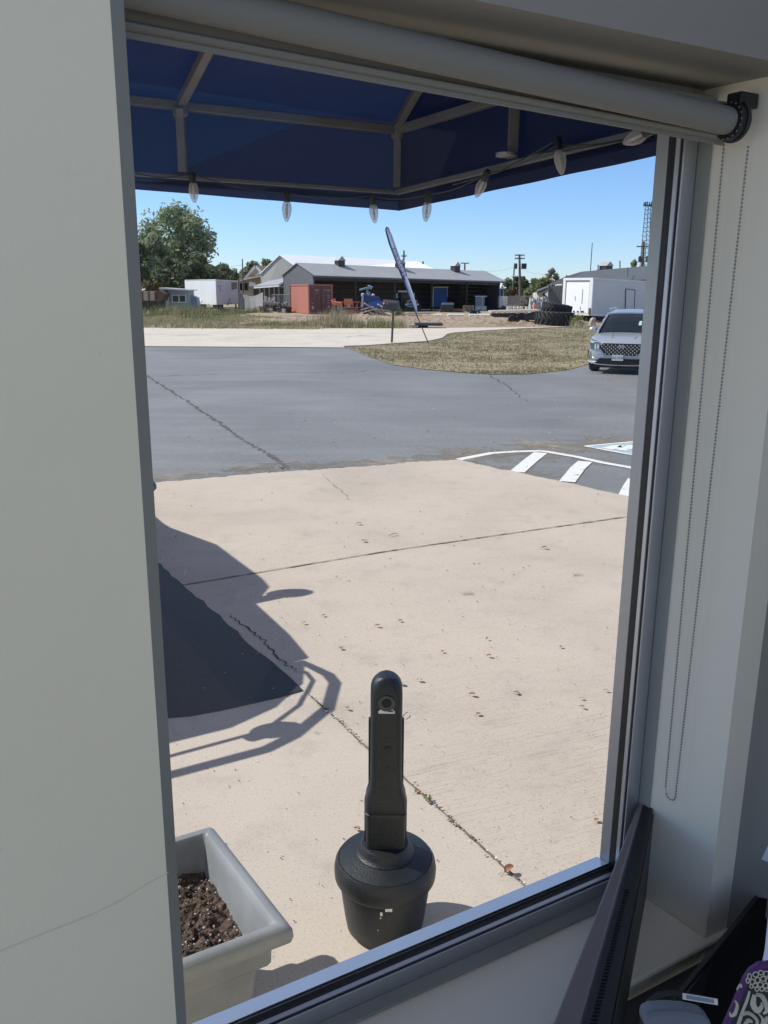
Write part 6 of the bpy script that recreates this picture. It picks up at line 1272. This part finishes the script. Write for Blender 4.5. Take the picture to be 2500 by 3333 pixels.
mb = MB(LW); mb.hexa([(sF, Dg+.0127, zB+.0002), (sR-.001, Dg+.0127, zB+.0002), (sR-.001, Dg+.050, zB-.004), (sF, Dg+.050, zB-.004), (sF, Dg+.0127, zB+.0075), (sR-.001, Dg+.0127, zB+.0075), (sR-.001, Dg+.050, zB+.0015), (sF, Dg+.050, zB+.0015)]); mb.build('outer_ledge', 'alu_lit', WF, bevel=.0005)  # ledge added over the bottom rail, tilted outward to look brighter
ring('outer_gasket', 'gasket', sF-.001, sR+.0012, zB-.0012, zT+.001, .034, Dg-.0045, Dg+.0122, bevel=0)
ring('glazing_stop', 'aluminium', sF-.001, sR+.0004, zB-.0004, zT, .034, Dg-.0155, Dg-.0048)
ring('inner_gasket', 'gasket', sF-.003, sR+.003, zB-.003, zT, .031, Dg-.0228, Dg-.0158, bevel=0)
ring('inner_frame', 'aluminium', sF, sR, zB, zT, .035, Dg-.0262, Dg-.0230)
ring('caulk_bead', 'caulk', sF, sR+.0352, zB-.0352, zT, .0043, Dg-.0565, Dg-.0264, bevel=.001)
mb = MB(LW); mb.box(sF, sR+.0008, Dg+.001, Dg+.005, zB-.0008, zT); mb.build('glass', 'window_glass', WF)
# roller blind
RB = thing('roller_blind', 'grey roller blind rolled up under the window head', 'blind', LW(.8, 1.1, 2.5))
a = Vector((Wp(2345, 385, 1.09)[0], 1.09, Wp(2345, 385, 1.09)[1])); zr_ = a.z
zl_ = Wp(407, 55, 1.09)[1]+.036; a0 = (-.1, 1.09, zl_+(zl_-zr_)*.35); a1 = (1.30, 1.09, zr_)
rr_ = .0225; a0 = (a0[0], a0[1], a0[2]-.0025); a1 = (1.289, a1[1], a1[2]-.0025); zr_ -= .0025
mb = MB(LW); mb.tube([a0, (1.282, 1.09, zr_+.0002), a1], [rr_, rr_, rr_*.96], 48); mb.build('roller', 'blind_fabric', RB, smooth=True)
hz0, hz1 = Wp(410, 133, 1.118), Wp(2305, 472, 1.118)
kz = (hz1[1]-hz0[1])/(hz1[0]-hz0[0]); hz = lambda s_: hz1[1]+kz*(s_-hz1[0])+.0035
mb = MB(LW); mb.hexa([(-.1, 1.116, hz(-.1)), (1.318, 1.116, hz(1.318)), (1.318, 1.121, hz(1.318)), (-.1, 1.121, hz(-.1)), (-.1, 1.116, 2.54), (1.318, 1.116, 2.52), (1.318, 1.121, 2.52), (-.1, 1.121, 2.54)]); mb.build('fabric_drop', 'blind_fabric', RB)
mb = MB(LW); mb.tube([(-.1, 1.1185, hz(-.1)+.012), (1.316, 1.1185, hz(1.316)+.012)], .0125, 14, flat=.5); mb.build('hem_bar', 'blind_fabric', RB, smooth=True)
mb = MB(LW); mb.tube([(1.2895, 1.09, zr_), (1.302, 1.09, zr_)], .031, 36); mb.box(1.300, 1.345, 1.075, 1.105, zr_+.022, zr_+.046); mb.tube([(1.3023, 1.09, zr_), (1.310, 1.09, zr_)], .034, 36); br_ = mb.build('bracket', 'black_plastic', RB, smooth=True, bevel=.002)
mb = MB(LW)
for k in range(18): an = 2*pi*k/18; mb.blob((1.289, 1.09+.029*cos(an), zr_+.029*sin(an)), .0013, 6, 5)
mb.build('clutch_bead', 'chain_metal', br_, smooth=True)
# bead chain: two strands and a loop
mb = MB(LW); zs0 = zr_-.03; zbm = 1.17; path = []
n1 = int((zs0-zbm)/.0065)
for k in range(n1): path.append((1.334, 1.118, zs0-k*.0065))
for k in range(1, 6): an = pi*k/6; path.append((1.334, 1.103+.013*cos(an), zbm-.013*sin(an)))
ztop = len(path)
for k in range(n1): path.append((1.334, 1.090-(.012*(k/n1)), zbm+k*.0065))
for p in path[:n1]: pass
path = [(p[0], p[1]+(.012*((p[2]-zbm)/(zs0-zbm)) if i < n1 else 0), p[2]) for i, p in enumerate(path)]
for p in path: mb.blob(p, .0023, 6, 5)
mb.tube([p for p in path], .0007, 3)
mb.build('bead_chain', 'chain_metal', RB, smooth=True)
# ------------------------------------------------------------------ desk corner: monitor, second screen, phone case, cable, paper
dk = MB(); dz = .842
MN = thing('monitor', 'black computer monitor seen edge-on with vented top at the window', 'monitor', G(2105, 2610, 1.0))
zM = 1.10
A0, A1 = G(2098, 2606, zM), G(2130, 2611, zM); B0, B1 = G(1892, 3333, zM), G(1990, 3333, zM)
k_ = 1.35; B0 = A0+(B0-A0)*k_; B1 = A1+(B1-A1)*k_
C0, Cb = G(2083, 2603, zM-.004), G(1800, 3333, zM-.004); C0 = C0; Cb = C0+(Cb-C0)*k_
zm0 = dz+.02
def dn(p, z): return Vector((p.x, p.y, z))
mb = MB(); mb.hexa([dn(A0, zm0), dn(B0, zm0), dn(B1, zm0), dn(A1, zm0), A0, B0, B1, A1]); mb.build('bezel', 'black_plastic', MN, bevel=.0015)
mb = MB(); q0, q1 = C0, Cb; mb.hexa([dn(q0, zm0+.03), dn(q1, zm0+.03), dn(B0, zm0+.03), dn(A0, zm0+.03), q0, q1, dn(B0, zM-.0008), dn(A0, zM-.0008)]); mb.build('back_shell', 'monitor_brown', MN, bevel=.003)
vn = MB(); ax1 = (B0-A0).normalized(); wd_ = (B1-B0)
for k in range(46):
    u_ = .36+.009*k; p = A0.lerp(B0, u_); q = A1.lerp(B1, u_); e = (q-p); vn.hexa([p+e*.30+Vector((0, 0, .0002)), p+e*.30+ax1*.0022+Vector((0, 0, .0002)), p+e*.52+ax1*.0022+Vector((0, 0, .0002)), p+e*.52+Vector((0, 0, .0002)), p+e*.30+Vector((0, 0, .0022)), p+e*.30+ax1*.0022+Vector((0, 0, .0022)), p+e*.52+ax1*.0022+Vector((0, 0, .0022)), p+e*.52+Vector((0, 0, .0022))])
vn.build('vent', 'black_matte', MN)
ft = MB(); ft.hexa([dn(A0.lerp(B0, .4), dz), dn(A0.lerp(B0, .7), dz), dn(A1.lerp(B1, .7), dz), dn(A1.lerp(B1, .4), dz), dn(A0.lerp(B0, .4), zm0+.01), dn(A0.lerp(B0, .7), zm0+.01), dn(A1.lerp(B1, .7), zm0+.01), dn(A1.lerp(B1, .4), zm0+.01)]); ft.build('foot', 'black_matte', MN)
scp = MB(); e = (A1-A0).normalized()
scp.hexa([dn(A1+e*.0005, zm0+.015), dn(B1+e*.0005, zm0+.015), dn(B1+e*.003, zm0+.015), dn(A1+e*.003, zm0+.015), dn(A1+e*.0005, zM-.012), dn(B1+e*.0005, zM-.012), dn(B1+e*.003, zM-.012), dn(A1+e*.003, zM-.012)]); scp.build('screen', 'desk_dark', MN)
dk = MB(LW); dk.box(.2, 1.428, .1, .981, dz-.03, dz); dt = thing('desk', 'dark desk top against the sill in the lower right corner', 'desk', LW(.8, .5, 0)); dk.build('desk_top', 'desk_dark', dt)
for s_, D in ((.24, .14), (1.38, .14), (.24, .92), (1.38, .92)): mb = MB(LW); mb.box(s_-.02, s_+.02, D-.02, D+.02, .03, dz-.0305); mb.build('leg', 'black_matte', dt)
# second screen, dark, leaning right
zz = 1.0
q = [G(2530, 2826, zz), G(2180, 3255, zz-.03), G(2150, 3345, .9), G(2530, 3345, .93)]
SC = thing('second_screen', 'black back of a second screen in the bottom right corner', 'monitor', dn(q[0], .8))
mb = MB(); dirn = Vector((.12, -.08, -.02)); mb.prism([q[0], q[1], dn(q[1], .82), dn(q[0], .82)], Vector((.01, -.012, 0))); mb.build('edge', 'black_plastic', SC)
mb = MB(); q2 = [q[0]+Vector((.0, -.012, 0)), q[1]+Vector((.0, -.012, 0)), G(2190, 3420, .86), G(2700, 3420, .86), G(2700, 2700, 1.03)]; mb.poly([tuple(p) for p in q2]); mb.prism([tuple(p) for p in q2], (0, 0, -.012)); mb.build('back_shell', 'void_black', SC)
# cable with paper tag
def near(x, y, d): r = ray(x, y).normalized(); return CAM+r*d
mb = MB(); pts = [(2090, 3345), (2096, 3290), (2115, 3258), (2145, 3238), (2185, 3232), (2225, 3238), (2300, 3252)]
def ad(x, y): return near(x, y, 1.50)
mb.tube([ad(*p) for p in pts], .0045, 8); CB = thing('power_cable', 'black cable with a white paper tag on the dark desk', 'cable', ad(2185, 3232)); mb.build('cord', 'black_matte', CB, smooth=True)
M_ = [near(2222, 3233, 1.48), near(2336, 3252, 1.48), near(2337, 3272, 1.48), near(2223, 3253, 1.48)]; mb = MB(); mb.prism(M_, fw*.001); lb = mb.build('paper_tag', 'sticker', CB)
mb = MB(); mb.prism([near(2234, 3239, 1.479), near(2324, 3254, 1.479), near(2325, 3266, 1.479), near(2235, 3251, 1.479)], fw*.0004); mb.build('print', 'blue_grey', lb)
# grey rounded device
mb = MB(); rings = []
pp = [near(2096, 3345, 1.40), near(2100, 3305, 1.40), near(2130, 3292, 1.40), near(2180, 3289, 1.40), near(2240, 3293, 1.40), near(2290, 3305, 1.40), near(2318, 3325, 1.40), near(2320, 3360, 1.40), near(2200, 3380, 1.4)]
mb.prism(pp, fw*.03); tag(mb.build('desk_phone', 'grey_shell', bevel=.006), 'blue-grey rounded device shell at the bottom edge', 'device')
# phone case
PC = thing('phone_case', 'black phone case with purple rim and cream floral pattern', 'phone case', near(2480, 3250, 1.02)); dpc = 1.02
def pc(x, y, dd=0): return near(x, y, dpc-dd)
outl = [(2352, 3360), (2395, 3262), (2425, 3190), (2445, 3160), (2475, 3140), (2520, 3134), (2620, 3150), (2620, 3360)]
mb = MB(); mb.prism([pc(*p) for p in outl], fw*.008); mb.build('rim', 'case_purple', PC, bevel=.002)
inn = [(2368, 3360), (2408, 3268), (2438, 3195), (2456, 3172), (2480, 3156), (2520, 3152), (2600, 3165), (2600, 3360)]
mb = MB(); mb.prism([pc(*p, .001) for p in inn], fw*.0008); mb.build('back_panel', 'case_black', PC)
fl = MB(); dpc2 = .0022
def fpt2(x, y): return pc(x, y, dpc2)
def crv(pts, ws):
    P_ = [fpt2(*p) for p in pts]; Q = []; WW = []
    for i in range(len(P_)-1):
        for k in range(4):
            u_ = k/4; p_1 = P_[max(i-1, 0)]; p2 = P_[min(i+2, len(P_)-1)]; a_, b_ = P_[i], P_[i+1]
            Q.append(.5*((2*a_)+(b_-p_1)*u_+(2*p_1-5*a_+4*b_-p2)*u_*u_+(3*a_-p_1-3*b_+p2)*u_**3)); WW.append(ws[i]+(ws[i+1]-ws[i])*u_)
    Q.append(P_[-1]); WW.append(ws[-1]); fl.tube(Q, [x*.00036 for x in WW], 6, flat=.25)
for (cx_, cy_, r1, r2) in ((2460, 3172, 9, 8), (2477, 3166, 8, 7), (2494, 3170, 8, 9), (2440, 3178, 6, 9), (2449, 3196, 7, 9), (2466, 3190, 8, 9), (2484, 3186, 8, 8), (2500, 3192, 7, 9), (2434, 3192, 5, 8), (2458, 3207, 7, 7), (2475, 3205, 8, 8), (2492, 3208, 7, 8), (2446, 3210, 5, 6), (2464, 3220, 6, 6), (2480, 3219, 6, 7), (2496, 3222, 6, 5)):
    fl.tube([fpt2(cx_+r1*cos(a_), cy_+r2*sin(a_)) for a_ in [2*pi*k/14 for k in range(14)]], .0006, 5, closed=True)
crv([(2440, 3226), (2432, 3255), (2420, 3285), (2408, 3320), (2400, 3345)], [3, 4, 4, 5, 5])
crv([(2456, 3238), (2452, 3270), (2466, 3290), (2480, 3275), (2478, 3262)], [5, 9, 8, 5, 2]); crv([(2460, 3236), (2480, 3240), (2494, 3262), (2498, 3290), (2484, 3300)], [6, 11, 12, 9, 3])
crv([(2392, 3256), (2400, 3272), (2392, 3300), (2378, 3306), (2376, 3294)], [3, 5, 6, 4, 2]); crv([(2410, 3305), (2432, 3296), (2452, 3305), (2466, 3325), (2458, 3345)], [5, 7, 7, 6, 4]); crv([(2418, 3345), (2436, 3322), (2450, 3328)], [4, 6, 3])
crv([(2470, 3300), (2484, 3318), (2478, 3340)], [3, 6, 4]); crv([(2500, 3310), (2490, 3330), (2500, 3345)], [5, 7, 5]); crv([(2398, 3222), (2410, 3205), (2414, 3215)], [2, 4, 2])
fl.build('floral_print', 'case_cream', PC, smooth=True)
# pale screen sliver behind the case, sticky note on the side wall
mb = MB(); mb.prism([near(2502, 2990, 1.12), near(2495, 3060, 1.12), (near(2492, 3090, 1.12)), near(2484, 3132, 1.12), near(2560, 3134, 1.12), near(2560, 2960, 1.12)], fw*.002); tag(mb.build('paper_sheet', 'paper_blue'), 'pale blue paper sheet above the phone case at the right edge', 'paper')
def Sq(x, y, s_=1.4285): D, z = Sp(x, y, s_); return LW(s_, D, z)
mb = MB(); mb.prism([Sq(2478, 2797), Sq(2500, 2806), Sq(2530, 2760), Sq(2503, 2745)], ud*.0008); tag(mb.build('wall_note', 'sticker'), 'small pale note stuck on the side wall at the right edge', 'note')
